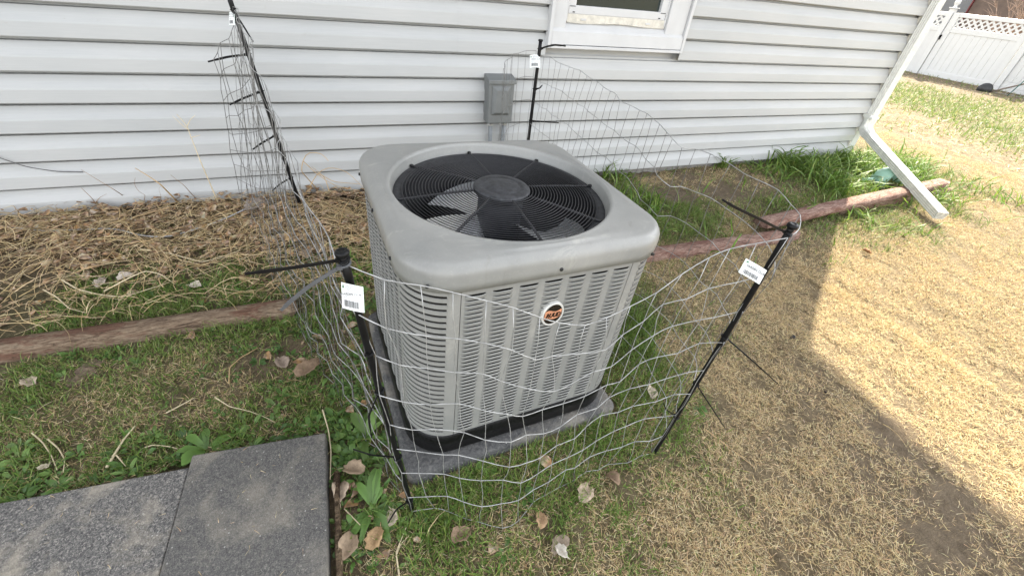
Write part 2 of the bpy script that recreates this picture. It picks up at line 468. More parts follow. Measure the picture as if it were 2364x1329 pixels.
# what grows where: position, green, straw, bare soil, broadleaf weed, dead leaf, tall
ZONES = np.array([
    (1.353, 0.643, 0.1, 1, 0.1, 0, 0, 0),
    (1.496, 0.205, 0.02, 0.65, 0.75, 0, 0, 0),
    (0.781, 0.248, 0.1, 1, 0, 0, 0.05, 0),
    (1.622, -0.053, 0, 0.5, 0.9, 0, 0, 0),
    (1.104, 0.073, 0.03, 0.9, 0.2, 0, 0, 0),
    (0.524, 0.306, 0.35, 0.8, 0, 0, 0.1, 0),
    (0.292, 0.377, 0.5, 0.7, 0, 0.1, 0.15, 0),
    (0.126, 0.426, 0.6, 0.6, 0, 0.1, 0.15, 0),
    (0.652, 0.386, 0.3, 0.8, 0, 0, 0.05, 0),
    (0.492, 0.508, 0.7, 0.6, 0, 0, 0.1, 0),
    (0.240, 0.596, 0.85, 0.5, 0, 0.15, 0.1, 0),
    (0.098, 0.556, 0.8, 0.3, 0, 0.55, 0.2, 0),
    (0.730, 0.636, 0.75, 0.5, 0, 0, 0.05, 0),
    (1.000, 0.749, 0.7, 0.6, 0, 0, 0.05, 0),
    (1.077, 0.976, 1, 0.2, 0, 0, 0, 0),
    (1.248, 1.155, 1, 0.1, 0, 0, 0, 0),
    (1.103, 1.083, 1, 0.1, 0, 0, 0, 0),
    (1.243, 0.920, 0.4, 0.8, 0.1, 0, 0, 0),
    (1.558, 1.140, 0.25, 0.9, 0.15, 0, 0, 0),
    (1.973, 1.260, 0.22, 0.9, 0.15, 0, 0, 0),
    (1.625, 1.356, 0.35, 0.8, 0.1, 0, 0.05, 0),
    (2.459, 1.226, 0.15, 0.8, 0.35, 0, 0, 0),
    (2.110, 0.997, 0.05, 0.9, 0.25, 0, 0, 0),
    (2.234, 0.791, 0.05, 1, 0.1, 0, 0, 0),
    (3.040, 0.945, 0.02, 1, 0.1, 0, 0, 0),
    (2.282, 0.340, 0, 1, 0.2, 0, 0, 0),
    (2.117, 0.083, 0, 1, 0.2, 0, 0, 0),
    (1.805, 0.495, 0.03, 0.8, 0.5, 0, 0, 0),
    (1.273, 0.367, 0.08, 0.95, 0.2, 0, 0, 0),
    (1.772, 0.295, 0, 0.55, 0.9, 0, 0, 0),
    (4.896, 1.345, 0.03, 0.9, 0.3, 0, 0, 0),
    (5.968, 2.014, 0.05, 0.8, 0.3, 0, 0, 0),
    (6.462, 2.686, 0.05, 0.7, 0.5, 0, 0, 0),
    (8.133, 3.866, 0.12, 0.6, 0.6, 0, 0, 0),
    (12.124, 5.625, 1, 0.4, 0.1, 0, 0, 0),
    (12.499, 6.467, 0.7, 0.5, 0.3, 0, 0, 0),
    (9.121, 3.467, 0.95, 0.4, 0.1, 0, 0, 0),
    (8.565, 2.712, 0.8, 0.5, 0.1, 0, 0, 0),
    (10.702, 4.524, 1, 0.3, 0, 0, 0, 0),
    (14.205, 7.340, 0.1, 0.3, 0.9, 0, 0.2, 0),
    (14.302, 5.998, 0.1, 0.3, 0.9, 0, 0.2, 0),
    (13.441, 5.019, 0.5, 0.5, 0.4, 0, 0.2, 0),
    (11.397, 3.744, 0.5, 0.7, 0.2, 0, 0, 0),
    (6.342, 1.759, 0.03, 0.9, 0.2, 0, 0, 0),
    (3.240, 1.341, 0.55, 0.8, 0.1, 0, 0, 0),
    (2.689, 1.257, 0.35, 0.9, 0.2, 0, 0, 0),
    (3.562, 1.159, 0.35, 0.8, 0.1, 0, 0, 0),
    (3.677, 1.469, 0.95, 0.3, 0, 0, 0, 0.05),
    (4.448, 1.544, 0.8, 0.4, 0, 0, 0, 0.1),
    (3.441, 1.646, 0.7, 0.5, 0.1, 0, 0, 0.05),
    (2.977, 1.844, 0.9, 0.3, 0.1, 0, 0, 0.1),
    (2.589, 1.879, 0.55, 0.6, 0.2, 0, 0, 0),
    (2.249, 1.945, 1, 0.2, 0, 0, 0, 0.15),
    (2.677, 2.343, 0.1, 0.4, 0.9, 0, 0.1, 0),
    (2.288, 2.504, 0.08, 0.8, 0.5, 0, 0.15, 0),
    (2.271, 2.162, 0.05, 0.1, 1, 0, 0, 0),
    (2.729, 2.111, 0.1, 0.2, 1, 0, 0, 0),
    (1.916, 2.098, 1, 0.1, 0, 0, 0, 0.25),
    (1.914, 1.807, 0.95, 0.2, 0, 0, 0, 0.15),
    (2.027, 2.608, 0.9, 0.3, 0.1, 0, 0, 0.2),
    (2.268, 2.777, 0.25, 0.7, 0.3, 0, 0.2, 0),
    (2.983, 2.523, 0.15, 0.7, 0.5, 0, 0.15, 0),
    (3.193, 2.250, 0.1, 0.6, 0.7, 0, 0.05, 0),
    (3.549, 2.337, 0.75, 0.3, 0.2, 0, 0, 0.25),
    (3.969, 2.457, 1, 0.1, 0, 0, 0, 0.7),
    (4.801, 2.612, 1, 0.1, 0, 0, 0, 0.8),
    (3.852, 2.146, 1, 0.1, 0, 0, 0, 0.5),
    (4.253, 2.098, 1, 0.2, 0, 0, 0, 0.35),
    (4.865, 2.171, 0.85, 0.3, 0.1, 0, 0, 0.3),
    (4.674, 2.301, 1, 0.1, 0, 0, 0, 0.5),
    (2.484, 1.582, 0.2, 0.8, 0.3, 0, 0.1, 0),
    (1.845, 1.470, 0.3, 0.8, 0.1, 0, 0.1, 0),
    (-1.501, 2.539, 0, 0.25, 0.5, 0, 1, 0),
    (-1.765, 2.558, 0, 0.25, 0.5, 0, 1, 0),
    (-1.194, 2.487, 0, 0.25, 0.5, 0, 1, 0),
    (-0.847, 2.570, 0, 0.25, 0.5, 0, 1, 0),
    (-0.428, 2.487, 0, 0.2, 0.6, 0, 1, 0),
    (-0.015, 2.576, 0, 0.25, 0.5, 0, 1, 0),
    (0.343, 2.895, 0, 0.3, 0.6, 0, 0.8, 0),
    (-1.334, 2.178, 0.05, 0.3, 0.5, 0, 0.9, 0),
    (-1.104, 2.155, 0.05, 0.3, 0.5, 0, 0.9, 0),
    (-0.780, 2.145, 0.1, 0.3, 0.5, 0, 0.8, 0),
    (-0.492, 2.155, 0.15, 0.3, 0.5, 0, 0.8, 0),
    (-0.215, 2.073, 0.05, 0.25, 0.5, 0.05, 1, 0),
    (0.004, 2.205, 0.15, 0.25, 0.5, 0.1, 0.8, 0),
    (-1.245, 1.886, 0.85, 0.2, 0.2, 0.2, 0.3, 0),
    (-1.479, 1.852, 0.85, 0.2, 0.2, 0.2, 0.3, 0),
    (-1.033, 1.871, 0.8, 0.2, 0.2, 0.15, 0.3, 0),
    (-0.834, 1.803, 1, 0.15, 0.1, 0.2, 0.2, 0),
    (-0.606, 1.833, 0.9, 0.2, 0.2, 0.15, 0.25, 0),
    (-0.688, 1.964, 0.5, 0.3, 0.3, 0.05, 0.5, 0),
    (-0.403, 1.816, 0.8, 0.2, 0.3, 0.2, 0.35, 0),
    (-0.186, 1.801, 0.5, 0.2, 0.3, 0.25, 0.6, 0),
    (0.017, 1.887, 0.6, 0.2, 0.3, 0.3, 0.4, 0),
    (-0.046, 1.430, 0.35, 0.2, 0.4, 0.45, 0.75, 0),
    (0.057, 1.706, 0.4, 0.2, 0.4, 0.4, 0.6, 0),
    (-1.064, 1.520, 1, 0.3, 0.1, 0.3, 0.05, 0),
    (-0.824, 1.542, 1, 0.3, 0.1, 0.3, 0.05, 0),
    (-0.464, 1.524, 1, 0.2, 0.1, 0.5, 0.1, 0),
    (-0.261, 1.490, 0.95, 0.2, 0.1, 0.55, 0.2, 0),
    (-1.091, 1.425, 0.85, 0.5, 0.1, 0.1, 0.08, 0),
    (-0.915, 1.402, 0.6, 0.6, 0.2, 0.1, 0.1, 0),
    (-0.655, 1.349, 0.55, 0.7, 0.2, 0.1, 0.08, 0),
    (-0.823, 1.271, 0.55, 0.6, 0.1, 0.05, 0.05, 0),
    (-0.973, 1.231, 0.5, 0.8, 0.1, 0.05, 0.05, 0),
    (-0.701, 1.155, 0.4, 0.8, 0.2, 0.05, 0.08, 0),
    (-0.511, 1.253, 0.4, 0.7, 0.35, 0.05, 0.1, 0),
    (-0.527, 1.159, 0.3, 0.9, 0.3, 0.1, 0.05, 0),
    (-0.378, 1.296, 0.2, 0.6, 0.45, 0.1, 0.3, 0),
    (-0.262, 1.318, 0.2, 0.3, 0.5, 0.2, 0.75, 0),
    (-0.347, 1.178, 0.6, 0.4, 0.1, 0.55, 0.1, 0),
    (-0.234, 1.081, 0.6, 0.3, 0.1, 0.7, 0.15, 0),
    (-0.781, 1.118, 0.6, 0.6, 0.1, 0.1, 0.05, 0),
    (-0.925, 1.090, 0.8, 0.4, 0.1, 0.55, 0.05, 0),
    (-0.971, 1.037, 0.8, 0.3, 0.1, 0.9, 0.05, 0),
    (-0.674, 1.022, 0.8, 0.3, 0.1, 0.7, 0.05, 0),
    (-0.546, 1.029, 0.7, 0.4, 0.1, 0.75, 0.05, 0),
    (-0.365, 1.026, 0.7, 0.4, 0.1, 0.7, 0.05, 0),
    (-0.236, 1.003, 0.7, 0.3, 0.1, 0.8, 0.1, 0),
    (-0.119, 0.915, 0.55, 0.2, 0.3, 1, 0.25, 0),
    (-0.067, 0.774, 0.5, 0.2, 0.3, 1, 0.4, 0),
    (-0.019, 1.071, 0.4, 0.2, 0.4, 0.8, 0.5, 0),
    (-0.135, 0.698, 0.2, 0.3, 0.3, 0.5, 0.9, 0),
    (-0.111, 0.566, 0.3, 0.3, 0.3, 0.6, 0.8, 0),
    (-0.016, 0.593, 0.6, 0.3, 0.1, 0.75, 0.3, 0),
    (-0.033, 0.484, 0.5, 0.5, 0.2, 0.3, 0.35, 0),
    (-0.005, 0.950, 0.5, 0.2, 0.3, 0.9, 0.4, 0),
    (-0.131, 1.141, 0.4, 0.3, 0.3, 0.6, 0.6, 0),
    (2.686, 1.032, 0.03, 1, 0.1, 0, 0, 0),
    (3.495, 1.070, 0.03, 1, 0.1, 0, 0, 0),
    (3.722, 0.910, 0, 1, 0.2, 0, 0, 0),
    (2.282, 0.949, 0.03, 1, 0.1, 0, 0, 0),
    (4.286, 1.347, 0.05, 0.9, 0.2, 0, 0, 0),
    (3.102, 1.111, 0.1, 1, 0.1, 0, 0, 0),
])
def zones(x, y):
    P = np.stack([np.asarray(x, float), np.asarray(y, float)], 1)
    out = np.zeros((len(P), 6))
    for i in range(0, len(P), 40000):
        q = P[i:i + 40000]
        d2 = ((q[:, None, :] - ZONES[None, :, :2]) ** 2).sum(2) + 1e-5
        w = d2 ** -1.7
        out[i:i + 40000] = (w @ ZONES[:, 2:]) / w.sum(1, keepdims=True)
    return out

def patch(x, y, f, seed):
    r = np.random.default_rng(seed)
    s = np.zeros(len(x))
    for k in range(6):
        a = r.uniform(0, 2 * PI); ff = f * (.6 + 1.3 * r.random())
        s += np.sin(ff * (x * math.cos(a) + y * math.sin(a)) + r.uniform(0, 6.3))
    return s / 6.0

def axis(fine0, fine1, step, lo, hi):
    a = np.arange(fine0, fine1 + 1e-6, step)
    up = [a[-1]]; s = step
    while up[-1] < hi:
        s *= 1.22; up.append(up[-1] + s)
    dn = [a[0]]; s = step
    while dn[-1] > lo:
        s *= 1.22; dn.append(dn[-1] - s)
    return np.concatenate([np.array(dn[:0:-1]), a, np.array(up[1:])])

xs = axis(-1.4, 3.4, .025, -60, 120)
ys = axis(-.5, 2.7, .025, -60, 90)
GX, GY = np.meshgrid(xs, ys)
gx, gy = GX.ravel(), GY.ravel()
zz = gh(gx, gy)
near = (gx > -2) & (gx < 8) & (gy > -1.5) & (gy < 3)
zz = zz + np.where(near, .010 * patch(gx, gy, 45, 3) + .009 * patch(gx, gy, 90, 4), 0)
zw = zones(gx, gy)
soil = np.array([.165, .127, .092]); strw = np.array([.225, .172, .102]); grn = np.array([.075, .085, .035]); lit = np.array([.15, .105, .065])
tot = zw[:, 0] + zw[:, 1] + zw[:, 2] * 1.4 + zw[:, 4] + .05
gc = (zw[:, :1] * grn + zw[:, 1:2] * strw + zw[:, 2:3] * 1.4 * soil + zw[:, 4:5] * lit + .05 * soil) / tot[:, None]
nx_, ny_ = len(xs), len(ys)
idx = np.arange(nx_ * ny_).reshape(ny_, nx_)
gq = np.stack([idx[:-1, :-1], idx[:-1, 1:], idx[1:, 1:], idx[1:, :-1]], -1).reshape(-1, 4)
ground = put('ground', np_mesh('ground', np.stack([gx, gy, zz], 1), gq, [], gc, GROUNDM, True))
ground['kind'] = 'structure'

# ------------------------------------------------------------------ the house
D = 2.581
ZB = .103
CO = .127
house = thing('house', 'pale vinyl sided house wall with a white window behind the air conditioner', 'house', (1.0, D + .1, 0))
XE = 4.663
def plank_mesh(x0, x1, z0):
    prof = [(.0, 0), (.0, -.026), (.004, -.0305), (.056, -.0285), (.062, -.0265), (.084, -.0125), (.100, -.0045), (.112, -.002), (.1145, .018), (.127, .018)]
    mb = MB()
    n = max(2, int((x1 - x0) / .22))
    ls = []
    for i in range(n + 1):
        x = x0 + (x1 - x0) * i / n
        wv = .0011 * math.sin(x * 3.1 + z0 * 40) + .0008 * math.sin(x * 7.3 + z0 * 91)
        ls.append([(x, D + p[1] - (wv + .0019 if p[1] < -.002 else 0), z0 + p[0] + (wv * .5 if p[0] < .05 else 0)) for p in prof])
    mb.loops(ls, close=False)
    mb.f = [f[::-1] for f in mb.f]
    mb.add([(x0, D + .022, z0), (x1, D + .022, z0), (x1, D + .022, z0 + .127), (x0, D + .022, z0 + .127)], [(0, 3, 2, 1)])
    return mb
WX0, WX1, WZ0, WZ1 = 1.262, 2.268, .908, 2.15
JOINTS = {0: [2.9], 1: [2.9], 2: [1.93], 3: [1.93], 4: [-1.4, 3.4], 5: [-1.4, 3.4], 6: [.727], 7: [.727], 8: [-2.0], 9: [-2.0]}
for k in range(24):
    z0 = ZB + CO * k
    cuts = [-6.0] + JOINTS.get(k, [.4 + (k // 2 * 1.37) % 3]) + [XE]
    cuts = sorted(set(cuts))
    segs = []
    for a, b in zip(cuts[:-1], cuts[1:]):
        if z0 + CO > WZ0 + .02 and z0 < WZ1 - .02 and b > WX0 and a < WX1:
            if a < WX0: segs.append((a, WX0))
            if b > WX1: segs.append((WX1, b))
        else:
            segs.append((a, b))
    for i, (a, b) in enumerate(segs):
        dy = .0012 * (i % 2)
        mb = plank_mesh(a, b + (.012 if i < len(segs) - 1 and abs(segs[i + 1][0] - b) < 1e-6 else 0), z0)
        mb.v = [(p[0], p[1] - dy, p[2]) for p in mb.v]
        part('siding_plank', mb, SIDING, house)
mb = MB()
mb.box(((-6 + WX0) / 2, D + .085, 1.6), (6 + WX0, .1, 3.0)); mb.box(((WX1 + 4.70) / 2, D + .085, 1.6), (4.70 - WX1, .1, 3.0))
mb.box(((WX0 + WX1) / 2, D + .085, .5), (WX1 - WX0, .1, .8)); mb.box(((WX0 + WX1) / 2, D + .085, 2.62), (WX1 - WX0, .1, .96))
mb.box((4.70, 6.0, 1.6), (.1, 6.6, 3.0)); mb.box((-6, 6.0, 1.6), (.1, 6.6, 3.0)); mb.box((-.65, 9.35, 1.6), (10.8, .1, 3.0))
part('wall', mb, SIDING, house)
mb = MB().box((-.66, D + .055, -.02), (10.72, .06, .235)); mb.box((4.71, 6.0, -.02), (.06, 6.7, .235))
part('foundation', mb, CONCRETE, house)
for k in range(23):
    z0 = ZB + CO * k
    mb = MB().add([(4.755, 2.70, z0), (4.755, 9.3, z0), (4.768, 9.3, z0 + .001), (4.768, 2.70, z0 + .001), (4.768, 2.70, z0 + .06), (4.768, 9.3, z0 + .06), (4.757, 9.3, z0 + .126), (4.757, 2.70, z0 + .126)],
                 [(0, 1, 2, 3), (3, 2, 5, 4), (4, 5, 6, 7)])
    part('siding_plank', mb, SIDING, house)
# corner post, its channel, and starter strip
mb = MB().box((4.718, D - .012, 1.60), (.088, .03, 3.0)); mb.box((4.753, D + .055, 1.60), (.03, .10, 3.0))
bevel(part('corner_trim', mb, TRIM, house), .004)
mb = MB().box((4.668, D - .014, 1.6), (.010, .020, 3.0))
part('trim_channel', mb, DIRTY_TRIM, house)
# roof with eaves: gable end faces the camera
zr, xe, xr = 3.03, 5.04, -.6
sl = .32
def roof_slab(x0, x1):
    a, b = (x0, zr + .0), (x1, zr + sl * abs(x1 - x0))
    mb = MB()
    vs = []
    for y in (1.55, 10.0):
        vs += [(a[0], y, a[1]), (b[0], y, b[1]), (b[0], y, b[1] + .2), (a[0], y, a[1] + .2)]
    return mb.add(vs, [(0, 1, 2, 3), (7, 6, 5, 4), (0, 4, 5, 1), (1, 5, 6, 2), (2, 6, 7, 3), (3, 7, 4, 0)])
part('roof', roof_slab(xe, xr), ROOFM, house)
part('roof', roof_slab(-6.4, xr), ROOFM, house)
mb = MB().add([(-6, D, 3.10), (4.74, D, 3.10), (xr, D, 4.80), (-6, D + .1, 3.10), (4.74, D + .1, 3.10), (xr, D + .1, 4.80)], [(0, 1, 2), (5, 4, 3), (0, 3, 4, 1), (1, 4, 5, 2), (2, 5, 3, 0)])
part('gable_wall', mb, SIDING, house)
fz0, fz1 = zr - .13, zr + .01
mb = MB().loops([[(x - .03, y, fz0), (x, y, fz0), (x, y, fz1), (x - .03, y, fz1)] for x, y in ((4.945, 1.55), (5.04, 2.84), (5.045, 9.98))], cap0=True, cap1=True)
part('fascia', mb, TRIM, house)

# window
wy = D - .02
win = put('window', MB().mesh('window', TRIM), house)
win.data = MB().box(((WX0 + WX1) / 2 - 1.0, D + .10 - D - .1, 1.53), (.02, .02, .02)).mesh('window', TRIM)
b0 = world_base(house)
mbw = MB()
cx_ = (WX0 + WX1) / 2
# outer casing: J-channel rim and the flat casing board
t = .016
mbw.box((WX0 + .011, D - .030, (WZ0 + WZ1) / 2), (.022, .05, WZ1 - WZ0)); mbw.box((WX1 - .011, D - .030, (WZ0 + WZ1) / 2), (.022, .05, WZ1 - WZ0))
mbw.box((cx_, D - .030, WZ0 + .009), (WX1 - WX0 - .046, .052, .018)); mbw.box((cx_, D - .030, WZ1 - .009), (WX1 - WX0 - .046, .052, .018))
win.data = mbw.mesh('window', TRIM, False, b0)
bevel(win, .003)
def wp(name, mb, mt, bv=.003):
    o = put(name, mb.mesh(name, mt, False, b0), win)
    return bevel(o, bv) if bv else o
SX0, SX1 = 1.372, 2.098
wp('casing', MB().box(((WX0 + .024 + SX0) / 2, D - .018, 1.52), (SX0 - WX0 - .024, .036, 1.20)), TRIM)
wp('casing', MB().box(((WX1 - .024 + SX1) / 2, D - .018, 1.52), (WX1 - SX1 - .024, .036, 1.20)), TRIM)
sill = MB().add([(WX0 + .024, D - .052, .93), (WX1 - .024, D - .052, .93), (WX1 - .024, D - .050, .995), (WX0 + .024, D - .050, .995), (SX0 - .0, D - .002, 1.046), (SX1, D - .002, 1.046), (SX1, D + .04, 1.046), (SX0, D + .04, 1.046),
                (WX0 + .024, D - .040, 1.008), (WX1 - .024, D - .040, 1.008)],
               [(0, 1, 2, 3), (3, 2, 9, 8), (8, 9, 5, 4), (4, 5, 6, 7)])
wp('sill', sill, TRIM, 0)
wp('sash_frame', MB().box(((SX0 + SX1) / 2, D - .004, 1.063), (SX1 - SX0 - .004, .03, .040)), DIRTY_TRIM)
mb = MB()
for c, s in ((((SX0 + SX1) / 2, D + .000, 1.104), (SX1 - SX0 - .03, .034, .042)), ((SX0 + .035, D + .0, 1.56), (.052, .034, .89)), ((SX1 - .035, D + .0, 1.56), (.052, .034, .89)), (((SX0 + SX1) / 2, D + .0, 2.03), (SX1 - SX0 - .03, .034, .05))):
    mb.box(c, s)
wp('sash', mb, TRIM)
mb = MB()
for x in (SX0 + .007, SX1 - .007):
    mb.box((x, D + .004, 1.55), (.012, .05, 1.0))
wp('sash_track', mb, TRIM)
for x in (SX0 + .12, SX1 - .14):
    wp('weep_cover', MB().box((x, D - .021, 1.058), (.034, .006, .010)), TRIM, .001)
for x in (SX0 + .05, SX1 - .06):
    wp('weep_slot', MB().box((x, D - .018, 1.092), (.014, .003, .005)), BLACKPLASTIC, 0)
wp('pane', MB().box(((SX0 + SX1) / 2, D + .008, 1.56), (SX1 - SX0 - .12, .006, .92)), GLASS, 0)
mb = MB()
for i in range(28):
    x = SX0 + .06 + i * (SX1 - SX0 - .12) / 27
    mb.box((x, D + .10 + .01 * math.sin(i * 1.9), 1.5), (.018, .012, .95))
wp('curtain', mb, CURTAIN, 0)
# caulk bead under the sash
mb = MB().tube([(SX0 + .01 + i * (SX1 - SX0 - .02) / 20, D - .020 - .003 * math.sin(i), 1.044 - .004 * math.sin(i * .45)) for i in range(21)], .004, 6)
wp('caulk_bead', mb, DIRTY_TRIM, 0)

# downspout: a part of the house
def corrugated(w, d, n=8):
    pts = []
    for s in range(4):
        for i in range(n):
            u = i / n
            rip = .0022 * (1 if i % 2 else -1)
            if s == 0: pts.append((-w / 2 + w * u, -d / 2 - rip))
            elif s == 1: pts.append((w / 2 + rip, -d / 2 + d * u))
            elif s == 2: pts.append((w / 2 - w * u, d / 2 + rip))
            else: pts.append((-w / 2 - rip, d / 2 - d * u))
    return pts
def sweep_rect(pts, w, d, side, scale=None):
    prof = corrugated(w, d)
    lps = []
    P = [Vector(p) for p in pts]
    for i, p in enumerate(P):
        t = (P[min(i + 1, len(P) - 1)] - P[max(i - 1, 0)]).normalized()
        s = Vector(side); s = (s - t * s.dot(t)).normalized()
        n = t.cross(s)
        k = 1 if scale is None else scale[i]
        lps.append([p + s * (a * k) + n * (b * k) for a, b in prof])
    return lps
ext0 = Vector((4.695, 2.503, .335)); ext1 = Vector((4.143,1.400,0.075))
edir = (ext1 - ext0).normalized()
side = Vector((0, 0, 1)).cross(edir).normalized()
mb = MB().loops(sweep_rect([(4.695, 2.520, 2.75), (4.695, 2.520, 1.5), (4.695, 2.520, .43)], .082, .062, (1, 0, 0)))
ds = part('downspout', mb, ALU, house)
elb = [(4.695, 2.520, .46), (4.695, 2.520, .42)]
P0 = Vector((4.695, 2.520, .40)); P1 = ext0 + edir * .02
cor = Vector((4.695, 2.520, .345))
for i in range(9):
    u = i / 8
    elb.append(P0.lerp(cor, u).lerp(cor.lerp(P1 + edir * .05, u), u))
sc = [1.07, 1.07] + [1.05 - .035 * (i % 2) for i in range(9)]
b1 = world_base(ds)
mb = MB().loops(sweep_rect(elb, .082, .062, side, sc))
put('elbow', mb.mesh('elbow', ALU, False, b1), ds)
mb = MB().loops(sweep_rect([ext0 + edir * .03, ext0.lerp(ext1, .5), ext1], .078, .060, side))
inner = sweep_rect([ext1, ext0.lerp(ext1, .8)], .072, .054, side)
mb.loops(inner)
mb.loops([sweep_rect([ext1, ext1 + edir], .078, .060, side)[0], inner[0]])
put('extension', mb.mesh('extension', ALU, False, b1), ds)
mb = MB().box((4.695, 2.515, .455), (.10, .075, .014)); mb.box((4.645, 2.53, .47), (.02, .07, .03))
put('strap', mb.mesh('strap', ALU, False, b1), ds)

# electrical disconnect box on the wall with two conduits
dbx = thing('disconnect_box', 'grey metal electrical disconnect box screwed to the siding, conduits below', 'electrical box', (.972, D - .02, .5))
mb = MB().box((.973, D - .062, .625), (.160, .088, .250)); mb.add([], [])
bevel(part('box_body', mb, BOXGREY, dbx), .006)
mb = MB()
vs = [(.886, D - .118, .745), (1.060, D - .118, .745), (1.060, D - .018, .768), (.886, D - .018, .768), (.886, D - .118, .723), (1.060, D - .118, .723), (1.060, D - .018, .723), (.886, D - .018, .723)]
mb.add(vs, [(0, 1, 2, 3), (4, 5, 1, 0), (5, 6, 2, 1), (7, 4, 0, 3), (7, 6, 5, 4)])
bevel(part('hood', mb, BOXGREY, dbx), .004)
mb = MB()
a = [(.915, D - .108, .55), (1.030, D - .108, .55), (1.030, D - .108, .712), (.915, D - .108, .712)]
b = [(.930, D - .124, .565), (1.015, D - .124, .565), (1.005, D - .124, .69), (.94, D - .124, .69)]
mb.add(a + b, [(4, 5, 6, 7), (0, 1, 5, 4), (1, 2, 6, 5), (2, 3, 7, 6), (3, 0, 4, 7)])
bevel(part('cover_plate', mb, BOXGREY, dbx), .003)
for x, bend in ((.930, .01), (1.022, -.006)):
    mb = MB().tube([(x, D - .06, .50), (x + bend * .3, D - .06, .42), (x + bend, D - .065, .25), (x + bend * 2, D - .09, .10), (x + bend * 2, D - .14, -.02)], .0135, 10)
    part('conduit', mb, CONDUIT, dbx, True)
    mb = MB().lathe([(.019, 0), (.019, .012), (.015, .014), (.015, .024)], 10, (x, D - .06, .478))
    part('conduit_fitting', mb, STEEL, dbx)
mb = MB().lathe([(.004, 0), (.007, .004), (.007, .009)], 8, (.985, D - .09, .488))
part('knockout_plug', mb, TRIM, dbx)

# ------------------------------------------------------------------ air conditioner
AM = Matrix(((0.998945, -0.038906, 0.024408, .20862), (0.039399, 0.999022, -0.020051, .70555), (-0.023604, 0.020992, 0.999501, .67435), (0, 0, 0, 1)))
ac = thing('air_conditioner', 'grey louvred outdoor air conditioner with round fan grille on top', 'air conditioner')
ac.matrix_world = AM
CX, CY = .240, .345
HB = .352       # half width of the body
CR = .115       # corner radius
def rsq(h, r, z, n=12, cx=CX, cy=CY):
    pts = []
    for q in range(4):
        a0 = -PI / 2 + q * PI / 2 - 0
        ccx = cx + (h - r) * (1 if q in (0, 1) else -1)
        ccy = cy + (h - r) * (-1 if q in (0, 3) else 1)
        for i in range(n):
            a = a0 + (PI / 2) * i / (n - 1)
            pts.append((ccx + r * math.cos(a), ccy + r * math.sin(a), z))
    out = []
    for i, p in enumerate(pts):
        out.append(p)
        if i % n == n - 1:
            q = pts[(i + 1) % len(pts)]
            for k in range(1, 12):
                u = k / 12
                out.append((p[0] * (1 - u) + q[0] * u, p[1] * (1 - u) + q[1] * u, z))
    return out
def circ_like(h, r, rad, z, n=12):
    base = rsq(h, r, z, n)
    out = []
    for p in base:
        a = math.atan2(p[1] - CY, p[0] - CX)
        out.append((CX + rad * math.cos(a), CY + rad * math.sin(a), z))
    return out
TOPZ = .094
lp = [rsq(HB + .004, CR + .004, .020), rsq(HB + .010, CR + .010, .020), rsq(HB + .011, CR + .011, .040)]
for a in (0, 15, 30, 45, 60, 75, 90):
    aa = R(a)
    lp.append(rsq(HB + .011 - .030 * (1 - math.cos(aa)), CR + .011 - .030 * (1 - math.cos(aa)), .060 + .030 * math.sin(aa)))
def mixl(a, b, t):
    return [tuple(x * (1 - t) + y * t for x, y in zip(p, q)) for p, q in zip(a, b)]
ci = circ_like(HB, CR, .327, TOPZ - .001)
lp.append([(p[0], p[1], TOPZ - .002) for p in mixl(lp[-1], ci, .12)])
lp.append([(p[0], p[1], TOPZ) for p in mixl(lp[-2], ci, .6)])
lp.append(ci)
for rad, z in ((.3235, TOPZ + .0004), (.3185, TOPZ + .0008), (.3155, TOPZ - .0004), (.3125, TOPZ - .004), (.3105, TOPZ - .010), (.3095, TOPZ - .030), (.305, TOPZ - .038)):
    lp.append(circ_like(HB, CR, rad, z))
mb = MB().loops(lp)
lpart('top_cover', mb, CABINET, ac, True)

# fan guard
GZ = .060
fan = lpart('fan_grille', MB().lathe([(.280, GZ - .014), (.280, GZ - .004), (.284, GZ), (.304, GZ + .002), (.309, GZ - .004), (.309, GZ - .014)], 72, (CX, CY, 0), False), RINGMAT, ac, True)
hub_r = .083
nring = 22
for i in range(nring):
    rr = hub_r + .008 + i * (.281 - hub_r - .008) / (nring - 1)
    dome = .016 * (1 - (rr / .31) ** 2)
    pts = [(CX + rr * math.cos(2 * PI * j / 64), CY + rr * math.sin(2 * PI * j / 64), GZ + .004 + dome) for j in range(65)]
    lpart('guard_ring', MB().tube(pts, .0013, 5, False), GRILLE, fan, True)
TH0 = 2.334
for k in range(8):
    a = TH0 - k * PI / 4
    pts = [(CX + r_ * math.cos(a), CY + r_ * math.sin(a), GZ + .0015 + .016 * (1 - (r_ / .31) ** 2) if r_ < .285 else GZ + .004) for r_ in (.075, .12, .16, .20, .24, .27, .290, .304)]
    lpart('guard_spoke', MB().tube(pts, .0036, 6), GRILLE, fan, True)
    lpart('guard_screw', MB().lathe([(.0065, 0), (.0065, .004), (.004, .006)], 8, (pts[-1][0], pts[-1][1], GZ + .003)), SCREW, fan)
hc = lpart('hub_cap', MB().lathe([(.079, GZ + .004), (hub_r, GZ + .010), (hub_r, GZ + .019), (hub_r - .004, GZ + .023), (.060, GZ + .0245), (.056, GZ + .0225), (.052, GZ + .0245), (.02, GZ + .0265), (.001, GZ + .027)], 48, (CX, CY, 0)), RINGMAT, ac, True)
